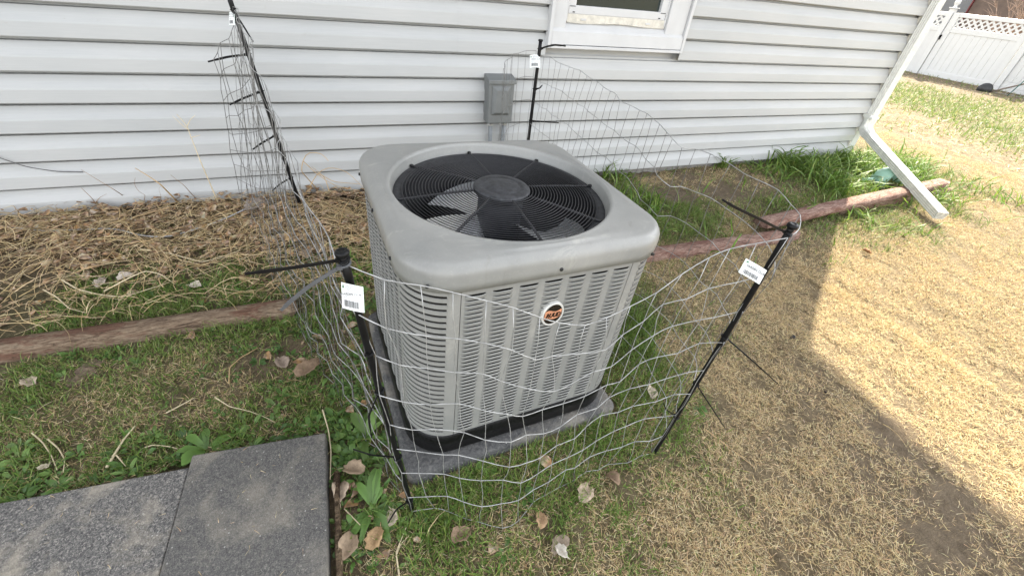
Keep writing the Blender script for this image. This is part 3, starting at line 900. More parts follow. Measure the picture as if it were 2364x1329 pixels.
# shroud, motor and blades inside
lpart('fan_shroud', MB().lathe([(.296, GZ - .012), (.286, -.02), (.284, -.16), (.31, -.20), (.31, -.30), (.001, -.30)], 64, (CX, CY, 0), False), SHROUD, ac, True)
lpart('fan_motor', MB().lathe([(.066, GZ + .002), (.068, -.02), (.070, -.12), (.062, -.135), (.001, -.138)], 36, (CX, CY, 0)), MOTOR, ac, True)
fb = lpart('fan', MB().lathe([(.05, -.150), (.05, -.175), (.001, -.178)], 24, (CX, CY, 0)), MOTOR, ac, True)
for k, a0 in enumerate((3.42, 3.42 + 2 * PI / 3, 3.42 + 4 * PI / 3)):
    g = []
    NU, NV = 9, 8
    for iu in range(NU):
        u = iu / (NU - 1)
        rr = .055 + .215 * u
        half = R(25 + 14 * u - 6 * u * u)
        row = []
        for iv in range(NV):
            v = iv / (NV - 1) * 2 - 1
            a = a0 + v * half + .32 * u * u
            z = -.042 - .036 * v * (1 - .25 * u) - .012 * (1 - v * v) * -1
            row.append((CX + rr * math.cos(a), CY + rr * math.sin(a), z))
        g.append(row)
    mb = MB()
    top = [p for r_ in g for p in r_]
    bot = [(p[0], p[1], p[2] - .0015) for p in top]
    mb.add(top, [(i * NV + j, (i + 1) * NV + j, (i + 1) * NV + j + 1, i * NV + j + 1) for i in range(NU - 1) for j in range(NV - 1)])
    mb.add(bot, [(i * NV + j, i * NV + j + 1, (i + 1) * NV + j + 1, (i + 1) * NV + j) for i in range(NU - 1) for j in range(NV - 1)])
    lpart('fan_blade', mb, BLADE, fb, True)

# coil block behind the louvres
ZP0, ZP1 = -.530, .024
mb = MB().loops([rsq(HB - .035, CR - .035, ZP0), rsq(HB - .035, CR - .035, ZP1 - .005)])
lpart('condenser_coil', mb, COIL, ac, True)

# panels: a flat panel of seven louvre columns for each side
NL, PIT = 38, .01375
PW = 2 * (HB - CR)          # flat width of a panel
NC = 7
cw = PW / NC
lw = cw * .74
def louvre_mesh():
    mb = MB()
    n = 7
    rows = []
    for (y, z) in ((-.0030, .0108), (-.0048, .0107), (-.0050, .0086), (-.0034, .0046), (-.0010, .0014), (0, 0)):
        row = []
        for i in range(n):
            u = i / (n - 1) * 2 - 1
            e = max(0.0, 1 - abs(u) ** 6)
            row.append((u * lw / 2, y * (e if abs(u) < .999 else 0), z))
        rows.append(row)
    vs = [p for r_ in rows for p in r_]
    mb.add(vs, [(i * n + j, (i + 1) * n + j, (i + 1) * n + j + 1, i * n + j + 1) for i in range(len(rows) - 1) for j in range(n - 1)])
    return mb.mesh('louvre', CABINET, True)
LOUVRE = louvre_mesh()
def panel_frame():
    mb = MB()
    th = .0022
    for c in range(NC + 1):
        x0 = -PW / 2 + c * cw - (cw - lw) / 2; x1 = x0 + (cw - lw)
        x0 = max(x0, -PW / 2 + .001); x1 = min(x1, PW / 2 - .001)
        mb.box(((x0 + x1) / 2, th / 2, (ZP0 + ZP1) / 2), (x1 - x0, th, ZP1 - ZP0))
    for c in range(NC):
        xc = -PW / 2 + (c + .5) * cw
        mb.box((xc, th / 2, ZP0 + .0025), (lw - .0002, th, .005))
        mb.box((xc, th / 2, .0125), (lw - .0002, th, .0225))
        for i in range(NL):
            mb.box((xc, th / 2 + .0001, ZP0 + .0085 + PIT * i - .0012), (lw - .0002, th, .0026))
    return mb
FRAME = panel_frame().mesh('louvre_panel', CABINET)
MERGED = None
def side_panel(angle, separate):
    global MERGED
    M = Matrix.Translation((CX, CY, 0)) @ Matrix.Rotation(angle, 4, 'Z') @ Matrix.Translation((0, -HB, 0))
    p = put('louvre_panel', FRAME, ac)
    p.matrix_local = M
    if separate:
        for c in range(NC):
            for i in range(NL):
                o = put('louvre', LOUVRE, p, (-PW / 2 + (c + .5) * cw, 0, ZP0 + .0085 + PIT * i))
    else:
        if MERGED is None:
            mb = MB()
            v0 = [tuple(v.co) for v in LOUVRE.vertices]; f0 = [tuple(f.vertices) for f in LOUVRE.polygons]
            for c in range(NC):
                for i in range(NL):
                    ox, oz = -PW / 2 + (c + .5) * cw, ZP0 + .0085 + PIT * i
                    mb.add([(a + ox, b, c_ + oz) for a, b, c_ in v0], f0)
            MERGED = mb.mesh('louvres', CABINET, True)
        o = put('louvres', MERGED, p)
        o['kind'] = 'stuff'
    return p
front = side_panel(0, True)
side_panel(-PI / 2, False)
side_panel(PI / 2, False)
side_panel(PI, False)

# rounded corner panels with long slots
NS, SP = 29, .0188
def corner_arc(t):
    """t from 0 (seam on one face) to 1 (seam on next face): flat strip, quarter circle, flat strip"""
    a = -PI / 2 - t * PI / 2
    return (CX - (HB - CR) + CR * math.cos(a), CY - (HB - CR) + CR * math.sin(a), math.cos(a), math.sin(a))
def arc_band(t0, t1, z0, z1, n, out=0.0, ends=False):
    mb = MB()
    lo, hi, ilo, ihi = [], [], [], []
    for i in range(n):
        x, y, nx, ny = corner_arc(t0 + (t1 - t0) * i / (n - 1))
        d = out
        lo.append((x + nx * d, y + ny * d, z0)); hi.append((x + nx * (d - .0), y + ny * (d - .0), z1))
        ilo.append((x - nx * .0015, y - ny * .0015, z0)); ihi.append((x - nx * .0015, y - ny * .0015, z1))
    mb.loops([ilo, lo, hi, ihi], close=False)
    return mb
slat_m = arc_band(.165, .93, -.0058, .0058, 16, .0012).mesh('slat', CABINET, False)
strip_m = MB()
for a, b in ((.004, .175), (.92, .996)):
    s_ = arc_band(a, b, ZP0, ZP1, 5)
    strip_m.add(s_.v, s_.f)
for z in (ZP0 + .004, ZP1 - .004):
    s_ = arc_band(.17, .925, z - .006, z + .006, 12)
    strip_m.add(s_.v, s_.f)
strip_m = strip_m.mesh('corner_panel', CABINET, False)
for k in range(4):
    M = Matrix.Translation((CX, CY, 0)) @ Matrix.Rotation(k * PI / 2, 4, 'Z') @ Matrix.Translation((-CX, -CY, 0))
    if k in (1,):      # mirror so that the wide strip lies on the front face
        M = Matrix.Translation((CX, CY, 0)) @ Matrix.Scale(-1, 4, (1, 0, 0)) @ Matrix.Translation((-CX, -CY, 0))
    cp = put('corner_panel', strip_m, ac)
    cp.matrix_local = M
    for i in range(NS):
        put('slat', slat_m, cp, (0, 0, ZP0 + .014 + SP * i))
# base pan
mb = MB().loops([rsq(HB + .001, CR + .001, -.529), rsq(HB + .005, CR + .005, -.533), rsq(HB + .006, CR + .006, -.606), rsq(HB - .01, CR - .01, -.612)], cap1=False)
lpart('base_pan', mb, BASEPAN, ac, True)
# badge
bx, bz, by = .2525, -.106, -HB + CY - .0085
def oval(rx, rz, y, n=40, sk=.0):
    return [(bx + rx * math.cos(2 * PI * i / n), y, bz + rz * math.sin(2 * PI * i / n)) for i in range(n)]
mb = MB().loops([oval(.0325, .0385, by + .010), oval(.0325, .0385, by), oval(.0315, .0375, by - .0018), oval(.0275, .0335, by - .0018), oval(.0272, .0332, by - .0006)], cap1=True)
badge = lpart('badge', mb, BADGEWHITE, ac, False)
lpart('badge_field', MB().loops([oval(.0270, .0330, by - .0004), oval(.0270, .0330, by - .0009)], cap1=True), BADGEBLACK, badge)
wv = MB(); up_, dn_ = [], []
for i in range(17):
    u = i / 16
    x = bx - .0245 + .049 * u
    lim = .0325 * math.sqrt(max(0, 1 - ((x - bx) / .0268) ** 2))
    up_.append((x, by - .0013, bz + min(lim, .0105 + .0040 * math.sin(PI * (2 * u + .15)) + .004 * u)))
    dn_.append((x, by - .0013, bz + max(-lim, -.0165 + .0035 * math.sin(PI * (2 * u + .2)) + .006 * u)))
wv.loops([dn_, up_], close=False)
lpart('badge_wave', wv, COPPER, badge)
fc = bpy.data.curves.new('badge_lettering', 'FONT')
fc.body = 'RUUD'; fc.size = .0195; fc.align_x = 'CENTER'; fc.align_y = 'CENTER'
fc.shear = .22; fc.offset = .0006; fc.extrude = .0006; fc.space_character = .98
fc.materials.append(BADGEBLACK)
fo = put('badge_lettering', text_mesh('badge_lettering', fc), badge)
fo.location = (bx + .0005, by - .0020, bz - .0025)
fo.rotation_euler = (PI / 2, 0, 0)
fo.scale = (.80, 1.0, 1)
# screws on the cover skirt
for x in (-.055, .245, .52):
    M = Matrix.Translation((x if x > -.05 else -.072, CY - HB - .011 + (.018 if x < -.05 else 0), .040)) @ Matrix.Rotation(PI / 2, 4, 'X')
    mbs = MB().lathe([(.0048, 0), (.0048, .003), (.003, .0045)], 8)
    mbs.v = [tuple(M @ Vector(p)) for p in mbs.v]
    lpart('screw', mbs, SCREW, ac)
for y in (.12, .35, .58):
    M = Matrix.Translation((CX - HB - .011, y, .040)) @ Matrix.Rotation(-PI / 2, 4, 'Y')
    mbs = MB().lathe([(.0048, 0), (.0048, .003), (.003, .0045)], 8)
    mbs.v = [tuple(M @ Vector(p)) for p in mbs.v]
    lpart('screw', mbs, SCREW, ac)

# pad under the unit
padl = [rsq(.379, .035, -.690, 8, .237, .335), rsq(.379, .035, -.634, 8, .237, .335), rsq(.372, .030, -.626, 8, .237, .335), rsq(.362, .025, -.6225, 8, .237, .335), rsq(.30, .02, -.6215, 8, .237, .335)]
mb = MB().loops(padl, cap1=True)
pad = put('equipment_pad', mb.mesh('equipment_pad', PAD, True, (CX, CY, -.69)))
pad.matrix_world = AM @ Matrix.Translation((CX, CY, -.69))
bevel(pad, .004, 2, 50)
tag(pad, 'dark grey equipment pad lying in the grass under the air conditioner', 'equipment pad')

# ------------------------------------------------------------------ pavers and edging board
def paver(name, poly, z1, z0, material, label):
    c = (sum(p[0] for p in poly) / len(poly), sum(p[1] for p in poly) / len(poly), z0)
    mb = MB()
    n = len(poly)
    vs = [(x, y, z0) for x, y in poly] + [(x, y, z1) for x, y in poly]
    mb.add(vs, [tuple(range(n - 1, -1, -1)), tuple(range(n, 2 * n))] + [(i, (i + 1) % n, n + (i + 1) % n, n + i) for i in range(n)])
    o = put(name, mb.mesh(name, material, False, c), None, c)
    bevel(o, .005, 3)
    return tag(o, label, 'rubber paver', 'rubber pavers at the path end')
pa = (-0.162,0.900,0.050); pb = (-0.522,0.940,0.050); pc = (-0.539,0.620,0.050); pd = (-0.175,0.487,0.050)
def ext(a, b, L):
    d = math.hypot(b[0] - a[0], b[1] - a[1])
    return (a[0] + (b[0] - a[0]) / d * L, a[1] + (b[1] - a[1]) / d * L)
paver('rubber_paver', [ext(pa, pd, .76), (pa[0], pa[1]), (pb[0], pb[1]), ext(pb, pc, .76)][::-1], .052, -.02, RUBBER1, 'smooth dark grey rubber paver beside the rotten edging board')
qa = (-0.522,0.905,0.046); qb = (-0.944,0.944,0.046)
qd = ext(pb, pc, .76)
paver('rubber_paver', [(qa[0] - .003, qa[1]), ext(qa, qb, .78), (ext(qa, qb, .78)[0] - .02, qd[1]), (qd[0] - .004, qd[1])], .047, -.02, RUBBER2, 'worn squiggle textured grey rubber paver with pale dusty patches')
ea = ext(pa, pd, -.0); eb = ext(pa, pd, .80)
mb = MB()
lps = []
for i in range(13):
    u = i / 12
    x = ea[0] + (eb[0] - ea[0]) * u + .020; y = ea[1] - .12 + (eb[1] - ea[1] + .12) * u
    w = .008 + .002 * math.sin(i * 2.1); h = .038 + .005 * math.sin(i * 1.3) - (.02 if i == 0 else 0)
    lps.append([(x - w, y, -.02), (x + w, y, -.02), (x + w * .9, y, h * .8), (x + w * .4, y, h), (x - w * .6, y, h * .96), (x - w, y, h * .8)])
mb.loops(lps, cap0=True, cap1=True)
eo = put('edging_board', mb.mesh('edging_board', EDGEBOARD, False, (ea[0], ea[1], 0)), None, (ea[0], ea[1], 0))
tag(eo, 'rotten brown wooden edging board along the right side of the smooth paver', 'edging board')

# ------------------------------------------------------------------ landscape timbers
def timber(label, p0, p1, w, h, zb, material, seed, hollow=False, flat=.5):
    a = Vector((p0[0], p0[1], 0)); b = Vector((p1[0], p1[1], 0))
    L = (b - a).length
    rz = math.atan2(b.y - a.y, b.x - a.x)
    r = random.Random(seed)
    n = 14
    NP = 60
    lps = []
    ph = [r.uniform(0, 6) for _ in range(6)]
    for i in range(NP + 1):
        x = L * i / NP
        sag = .012 * math.sin(x * 1.7 + ph[0]) * .5
        lp = []
        for j in range(n):
            t = 2 * PI * j / n
            cx, cz = math.cos(t), math.sin(t)
            ex = math.copysign(abs(cx) ** .75, cx) * w / 2; ez = math.copysign(abs(cz) ** .6, cz) * h / 2
            k = 1 + .014 * math.sin(x * 9 + j * 1.4 + ph[1]) + .010 * math.sin(x * 31 + j * 3 + ph[2]) + .022 * math.sin(j * 2.7 + ph[3])
            if hollow and (i < 4) and cz < .2:
                ez *= .35 + .15 * i
            lp.append((x + (.02 * math.sin(j * 1.9 + ph[3]) if i in (0, NP) else 0), ex * k + sag, h / 2 + ez * k + .008 * math.sin(x * 1.1 + ph[4])))
        lps.append(lp)
    mb = MB().loops(lps, cap0=True, cap1=True)
    o = put('landscape_timber', mb.mesh('landscape_timber', material, True), None, (a.x, a.y, zb))
    o.rotation_euler = (0, math.atan2(gz(a.x, a.y) - gz(b.x, b.y), L) * .9, rz)
    return tag(o, label, 'landscape timber', 'timbers edging the planting bed')
t1a = (-1.191,1.593,0.045); t1b = (-0.305,1.584,0.045)
dx = (t1b[0] - t1a[0], t1b[1] - t1a[1])
timber('grey brown weathered timber left of the wire mesh, with red stain streaks', (t1a[0] - dx[0] * .8, t1a[1] - dx[1] * .8), (t1b[0] + dx[0] * .06, t1b[1] + dx[1] * .06), .092, .092, -.012, TIMBER, 3)
timber('low red brown timber running from behind the air conditioner towards the split timber', (.95, 1.575), (2.714,1.510,0.040)[:2], .095, .085, -.006, TIMBER2, 5)
timber('split pinkish timber with broken left end, passing under the downspout', (2.491,1.602,0.085)[:2], (4.941,1.822,0.085)[:2], .105, .062, .055, TIMBER2, 8, True)
timber('dark lower timber half buried directly beneath the sunny end of the split timber', (3.425,1.711,0.030)[:2], (4.993,1.779,0.030)[:2], .075, .07, -.012, TIMBER, 9)

# ------------------------------------------------------------------ fence stakes with caps, tags and cable ties
def pole_at(p0, p1, t):
    return Vector(p0).lerp(Vector(p1), t)
def tag_mesh(c, right, up, w, h, curl=.25):
    """paper label bent about the stake: c centre, right and up unit vectors"""
    n = 10
    right = Vector(right).normalized(); up = Vector(up).normalized()
    nrm = right.cross(up).normalized()
    lo, hi = [], []
    for i in range(n + 1):
        u = i / n - .5
        d = curl * w * (math.cos(u * 2.6) - .6)
        p = Vector(c) + right * (u * w) + nrm * d
        lo.append(p - up * h / 2); hi.append(p + up * h / 2)
    f = MB().loops([lo, hi], close=False)
    back = MB().loops([[p - nrm * .0012 for p in hi], [p - nrm * .0012 for p in lo]], close=False)
    def on(u, v, o=.0006):
        x = (u - .5)
        d = curl * w * (math.cos(x * 2.6) - .6)
        return Vector(c) + right * (x * w) + nrm * (d + o) + up * ((v - .5) * h)
    return f, back, on
def stake(label, p0, p1, ties, tagspec, r=.0068):
    o = thing('fence_stake', label, 'fence stake', p0, 0, 'black stakes holding the wire mesh')
    p0 = Vector(p0); p1 = Vector(p1)
    axis_ = (p1 - p0).normalized()
    pts = [p0 - axis_ * .08 + (p1 - p0 + axis_ * .08) * (i / 24) for i in range(25)]
    rr = [r * (1 + .05 * math.sin(i * 1.7)) for i in range(25)]
    rr[0] = .002
    part('rod', MB().tube(pts, rr, 10), BLACKPLASTIC, o, True)
    M = Matrix.Translation(p1) @ axis_.to_track_quat('Z', 'Y').to_matrix().to_4x4()
    cap = MB().lathe([(.0070, -.012), (.0085, -.011), (.0085, -.006), (.0075, -.004), (.0078, -.002), (.0120, -.001), (.0132, .003), (.0128, .007), (.0104, .0095), (.006, .010), (.0048, .0088), (.0004, .009)], 20)
    cap.v = [(p[0] * .88, p[1] * .88, p[2] * .88) for p in cap.v]
    cap.v = [tuple(M @ Vector(p)) for p in cap.v]
    part('stake_cap', cap, BLACKPLASTIC, o, True)
    for spec in ties:
        sp_, tail, mt, wd = spec
        base = p0 + axis_ * (Vector(sp_) - p0).dot(axis_)
        # loop round the rod
        q = axis_.to_track_quat('Z', 'Y')
        loop = [base + q @ Vector((math.cos(a) * (r + .0022), math.sin(a) * (r + .0022), .002 * math.sin(a))) for a in [2 * PI * i / 14 for i in range(15)]]
        mb = MB().tube(loop, .0019, 5, False)
        tl = [Vector(p) for p in tail]
        st = base + (tl[0] - base).normalized() * (r + .003)
        mb.box(st, (wd * 1.3, wd * 1.3, wd * 1.1))
        pp = [st] + tl
        # strap: flat band swept along the tail
        fine = []
        for i in range(len(pp) - 1):
            for k in range(6):
                fine.append(pp[i].lerp(pp[i + 1], k / 6))
        fine.append(pp[-1])
        sm_ = [fine[0]] + [(fine[i - 1] + fine[i] * 2 + fine[i + 1]) / 4 for i in range(1, len(fine) - 1)] + [fine[-1]]
        ls = []
        for i, p in enumerate(sm_):
            t = (sm_[min(i + 1, len(sm_) - 1)] - sm_[max(i - 1, 0)]).normalized()
            s = t.cross(axis_).cross(t).normalized()
            n_ = t.cross(s)
            k = wd / 2 * (1 if i < len(sm_) - 3 else .72)
            ls.append([p + s * k + n_ * .0009, p + s * k - n_ * .0009, p - s * k - n_ * .0009, p - s * k + n_ * .0009])
        mb.loops(ls, cap0=True, cap1=True)
        part('cable_tie', mb, mt, o)
    if tagspec:
        c, right, up, w, h, curl = tagspec
        f, back, on = tag_mesh(c, right, up, w, h, curl)
        tg = part('paper_tag', f, WHITEPAPER, o, True)
        b = world_base(tg)
        put('tag_back', back.mesh('tag_back', TAGGREEN, True, b), tg)
        ink = MB()
        rr_ = random.Random(4)
        x = .14
        while x < .80:
            bw = rr_.choice((.010, .010, .018, .026))
            ink.add([on(x, .10), on(x + bw, .10), on(x + bw, .36), on(x, .36)], [(0, 1, 2, 3)])
            x += bw + rr_.choice((.010, .014, .024))
        put('barcode', ink.mesh('barcode', INK, False, b), tg)
        lines = MB()
        for v, u0, u1, th in ((.90, .30, .92, .012), (.85, .25, .95, .012), (.80, .25, .88, .012), (.75, .3, .93, .012), (.50, .12, .5, .010), (.45, .12, .62, .010)):
            uu = u0
            while uu < u1:
                du = rr_.uniform(.03, .09)
                lines.add([on(uu, v), on(min(u1, uu + du), v), on(min(u1, uu + du), v + th * 1.8), on(uu, v + th * 1.8)], [(0, 1, 2, 3)])
                uu += du + .02
        put('small_print', lines.mesh('small_print', INKGREY, False, b), tg)
        gm = MB().add([on(.06, .80), on(.18, .80), on(.12, .95)], [(0, 1, 2)])
        put('green_mark', gm.mesh('green_mark', TAGGREEN, False, b), tg)
        fcv = bpy.data.curves.new('tag_lettering', 'FONT')
        fcv.body = 'GARDEN CLUB'; fcv.size = w * .125; fcv.align_x = 'CENTER'; fcv.align_y = 'CENTER'; fcv.offset = w * .003
        fcv.materials.append(INK)
        tl = put('tag_lettering', text_mesh('tag_lettering', fcv), tg)
        Rm = Matrix((Vector(right).normalized(), Vector(up).normalized(), Vector(right).cross(Vector(up)).normalized())).transposed().to_4x4()
        tl.matrix_local = Matrix.Translation(on(.54, .62, .0026) - b) @ Rm
    return o

def cable_pts(*a):
    return list(a)
CR_ = Vector(cr); CU_ = -Vector(cd)
K = BLACKPLASTIC
A0 = (0.048,0.601,-0.007); A1 = (-0.012,0.602,0.881)
B0 = (0.842,0.516,0.004); B1 = (0.861,0.490,0.884)
C0 = (.995, 2.10, .05); C1 = (1.008,2.100,0.995)
D0 = (-.215, 2.39, .09); D1 = (-0.300,2.390,1.087)
stake('black stake with curled white tag at the front left corner of the mesh', A0, A1,
      [((-0.016,0.602,0.872), [(-0.059,0.585,0.881), (-0.100,0.565,0.893), (-0.136,0.550,0.903)], K, .0052), ((-0.020,0.602,0.863), [(-0.066,0.580,0.847), (-0.098,0.570,0.829), (-0.111,0.565,0.820)], TIEGREY, .0062),
       ((0.003,0.600,0.658), [(-0.006,0.585,0.668)], K, .004), ((0.003,0.600,0.543), [(-0.019,0.580,0.499), (-0.021,0.580,0.422)], K, .004), ((0.014,0.600,0.283), [(-0.029,0.600,0.326), (-0.067,0.620,0.340)], K, .0042), ((0.034,0.600,0.056), [(0.005,0.570,0.095), (-0.021,0.560,0.058)], K, .005)],
      ((-0.009,0.575,0.816), tuple(CR_ * .97 - CU_ * .22), tuple(CU_ * .97 + CR_ * -.05), .037, .042, .26))
stake('black stake with flat white tag standing alone at the front right corner', B0, B1,
      [((0.851,0.490,0.869), [(0.766,0.500,0.908), (0.690,0.510,0.938), (0.663,0.520,0.951)], K, .0052), ((0.860,0.500,0.561), [(0.908,0.440,0.520), (1.012,0.400,0.436)], K, .0034), ((0.844,0.500,0.372), [(0.908,0.460,0.292), (1.027,0.450,0.148)], K, .0034), ((0.825,0.510,0.216), [(0.800,0.520,0.256), (0.790,0.530,0.278)], K, .0034)],
      ((0.795,0.480,0.790), tuple(CR_ * .86 - CU_ * .50), tuple(CU_ * .80 + CR_ * .45), .052, .034, .05))
stake('black stake with small white tag beside the grey disconnect box', C0, C1,
      [((1.008,2.100,0.962), [(1.034,2.080,0.977), (1.069,2.060,0.988), (1.121,2.050,0.986)], K, .008), ((1.012,2.100,0.782), [(1.018,2.070,0.793), (1.021,2.050,0.812)], K, .007), ((1.007,2.100,0.625), [(1.057,2.070,0.629), (1.146,2.050,0.626)], K, .007)],
      ((0.983,2.085,0.911), tuple(CR_ * .98), tuple(CU_ * .98), .050, .062, .16), .0085)
stake('black stake wrapped in bunched mesh at the left of the siding', D0, D1,
      [((-0.300,2.390,1.021), [(-0.277,2.350,0.991), (-0.242,2.320,0.914)], K, .009), ((-0.295,2.390,0.853), [(-0.362,2.370,0.845), (-0.439,2.360,0.826)], K, .009), ((-0.289,2.390,0.699), [(-0.349,2.370,0.674), (-0.406,2.360,0.650)], K, .009), ((-0.271,2.390,0.497), [(-0.318,2.370,0.469), (-0.364,2.360,0.442)], K, .009), ((-0.255,2.390,0.271), [(-0.282,2.360,0.257), (-0.330,2.350,0.224)], K, .008)],
      ((-0.307,2.372,0.989), tuple(CR_ * .98), tuple(CU_ * .98), .024, .055, .2), .0095)

# ------------------------------------------------------------------ welded wire mesh
fence = thing('wire_mesh_fence', 'bent galvanised wire mesh strung between four black stakes round the air conditioner', 'wire fence', (.4, .5, 0))
def polyline(P):
    P = [Vector(p) for p in P]
    L = [0.0]
    for a, b in zip(P[:-1], P[1:]):
        L.append(L[-1] + (b - a).length)
    def ev(s):
        d = s * L[-1]
        for i in range(len(P) - 1):
            if d <= L[i + 1] + 1e-9:
                return P[i].lerp(P[i + 1], (d - L[i]) / max(1e-9, L[i + 1] - L[i]))
        return P[-1]
    return ev, L[-1]
def smoothed(P, n=60, it=6):
    ev, L = polyline(P)
    Q = [ev(i / n) for i in range(n + 1)]
    for _ in range(it):
        Q = [Q[0]] + [(Q[i - 1] + Q[i] * 2 + Q[i + 1]) / 4 for i in range(1, n)] + [Q[-1]]
    return Q
def wnoise(seed):
    r = random.Random(seed)
    K_ = [(r.uniform(.4, 1), r.uniform(2, 9), r.uniform(2, 9), r.uniform(0, 6.3)) for _ in range(6)]
    return lambda s, v: sum(a * math.sin(f * s + g * v + p) for a, f, g, p in K_) / 6
def mesh_section(bot, top, ncol, seed, amp=.012, kink=.004, rows=9, bulge=None, rh=.00105, rv=.00085, it=4, mh=None, mv=None):
    mh = mh or STEEL; mv = mv or STEELDARK
    bot = smoothed(bot, 60, it); top = smoothed(top, 60, it)
    eb, _ = polyline(bot); et, _ = polyline(top)
    nx = wnoise(seed); ny = wnoise(seed + 1); nz = wnoise(seed + 2); nk = random.Random(seed + 3)
    def S(s, v):
        p = eb(s).lerp(et(s), v)
        w = min(1, 8 * s, 8 * (1 - s)) * (.35 + .65 * min(1, v * 3))
        p = p + Vector((nx(s * 3, v * 1.5), ny(s * 3, v * 1.5), nz(s * 3, v * 1.3) * .5)) * amp * w
        if bulge:
            p = p + bulge(s, v)
        return p
    jit = {}
    for r_ in range(rows):
        for c in range(ncol + 1):
            jit[(r_, c)] = Vector((nk.gauss(0, 1), nk.gauss(0, 1), nk.gauss(0, .7))) * kink
    for r_ in range(rows):
        v = r_ / (rows - 1)
        pts = []
        for c in range(ncol + 1):
            pts.append(S(c / ncol, v) + jit[(r_, c)])
        # the line wire: nodes plus a little sag between them
        q = []
        for i in range(ncol):
            q.append(pts[i]); q.append((pts[i] + pts[i + 1]) / 2 + (pts[i] * 2 + pts[i + 1] * 2 - pts[max(0, i - 1)] - pts[min(ncol, i + 2)] - pts[i] - pts[i + 1]) * .06)
        q.append(pts[-1])
        part('line_wire', MB().tube(q, rh, 5), mh, fence, True)
    for c in range(ncol + 1):
        pts = []
        for r_ in range(rows):
            a = S(c / ncol, r_ / (rows - 1)) + jit[(r_, c)]
            pts.append(a)
            if r_ < rows - 1:
                b = S(c / ncol, (r_ + .5) / (rows - 1)) + (jit[(r_, c)] + jit[(r_ + 1, c)]) * .5
                pts.append(b + Vector((nk.gauss(0, 1), nk.gauss(0, 1), 0)) * kink * .35)
        part('stay_wire', MB().tube(pts, rv, 5), mv, fence, True)
# front: from the left stake to the right stake
mesh_section([(.046, .598, .01), (.156, .54, .012), (.253, .479, .012), (.316, .467, .012), (.405, .505, .012), (.548, .530, .012), (.688, .528, .012), (.835, .513, .012)],
             [(-.012, .595, .865), (.06, .572, .822), (.166, .548, .810), (.26, .535, .765), (.354, .52, .704), (.43, .52, .690), (.56, .53, .703), (.647, .53, .793), (.765, .52, .831), (.852, .483, .868)], 16, 21, .014, .005, it=1, mv=STEEL, rh=.0012)
# right: from the right stake back to the stake by the disconnect box
mesh_section([(.838, .520, .012), (.93, .62, .014), (.965, .80, .02), (.955, 1.0, .02), (.95, 1.3, .03), (.95, 1.7, .05), (.985, 2.09, .06)],
             [(.850, .470, .872), (.939, .518, .88), (.961, .545, .88), (.977, .636, .89), (.987, .791, .9), (.971, .918, .9), (.935, .89, .895), (.895, .893, .905), (.964, 1.136, .92), (1.0, 1.45, .93), (1.027, 1.717, .94), (1.010, 2.095, .945)], 32, 31, .016, .004, it=1)
# curl left of the back stake
mesh_section([(.985, 2.11, .06), (.90, 2.08, .06), (.80, 1.98, .06), (.74, 1.86, .06)], [(1.002, 2.115, .95), (.93, 2.09, .955), (.853, 2.03, .95), (.713, 1.804, .95), (.660, 1.68, .945)], 8, 41, .010, .003, mh=STEELDARK)
# left: from the front left stake back to the far left stake, seen almost edge on
mesh_section([(.042, .606, .01), (-.02, .79, .012), (-.095, 1.0, .012), (-.222, 1.365, .016), (-.30, 1.668, .03), (-.39, 2.0, .06), (-.50, 2.36, .10)],
             [(-.016, .605, .868), (-.045, .677, .88), (-.07, .892, .9), (-.10, 1.07, .93), (-.135, 1.288, .965), (-.205, 1.831, 1.01), (-.285, 2.38, 1.035)], 34, 51, .022, .006)
# loose end of the roll at the far left stake
mesh_section([(-.235, 2.37, .10), (-.33, 2.40, .11), (-.42, 2.43, .12), (-0.496,2.430,0.192)], [(-.292, 2.385, 1.0), (-0.317,2.340,0.945), (-0.370,2.300,0.901), (-0.401,2.300,0.843)], 6, 61, .012, .004, mh=STEELDARK, rh=.0013, rv=.0013)

# ------------------------------------------------------------------ white fence with gate, at the far side of the yard
FX, FZ = 16.5, -.21
fen = thing('vinyl_fence', 'white vinyl privacy fence with lattice top across the yard', 'fence', (FX, 6.0, FZ))
def brd(parent, name, y0, y1, z0, z1, th, xo, mt=VINYL, bv=.006):
    mb = MB().box((FX + xo, (y0 + y1) / 2, FZ + (z0 + z1) / 2), (th, y1 - y0, z1 - z0))
    o = part(name, mb, mt, parent)
    return bevel(o, bv) if bv else o
def lattice(parent, y0, y1, z0, z1):
    sp = .105; hgt = z1 - z0
    k = 0
    for sgn in (1, -1):
        y = y0 - hgt
        while y < y1 + hgt:
            # a slat from (y, z0) rising at 45 degrees, clipped to the opening
            pts = []
            t0, t1 = 0.0, hgt
            a0 = y; a1 = y + sgn * hgt
            lo, hi = min(a0, a1), max(a0, a1)
            if hi > y0 and lo < y1:
                ts = sorted([0, hgt])
                if sgn > 0: t0 = max(0, y0 - y); t1 = min(hgt, y1 - y)
                else: t0 = max(0, y - y1); t1 = min(hgt, y - y0)
                if t1 - t0 > .03:
                    p = Vector((FX + .004 * sgn, y + sgn * t0, FZ + z0 + t0)); q = Vector((FX + .004 * sgn, y + sgn * t1, FZ + z0 + t1))
                    d = (q - p).normalized(); n = Vector((0, -d.z, d.y)) * .021; xh = Vector((.0035, 0, 0))
                    mb = MB().add([p + n - xh, p - n - xh, q - n - xh, q + n - xh, p + n + xh, p - n + xh, q - n + xh, q + n + xh], [(0, 1, 2, 3), (7, 6, 5, 4), (0, 4, 5, 1), (1, 5, 6, 2), (2, 6, 7, 3), (3, 7, 4, 0)])
                    part('lattice_slat', mb, VINYL, parent)
            y += sp * math.sqrt(2)
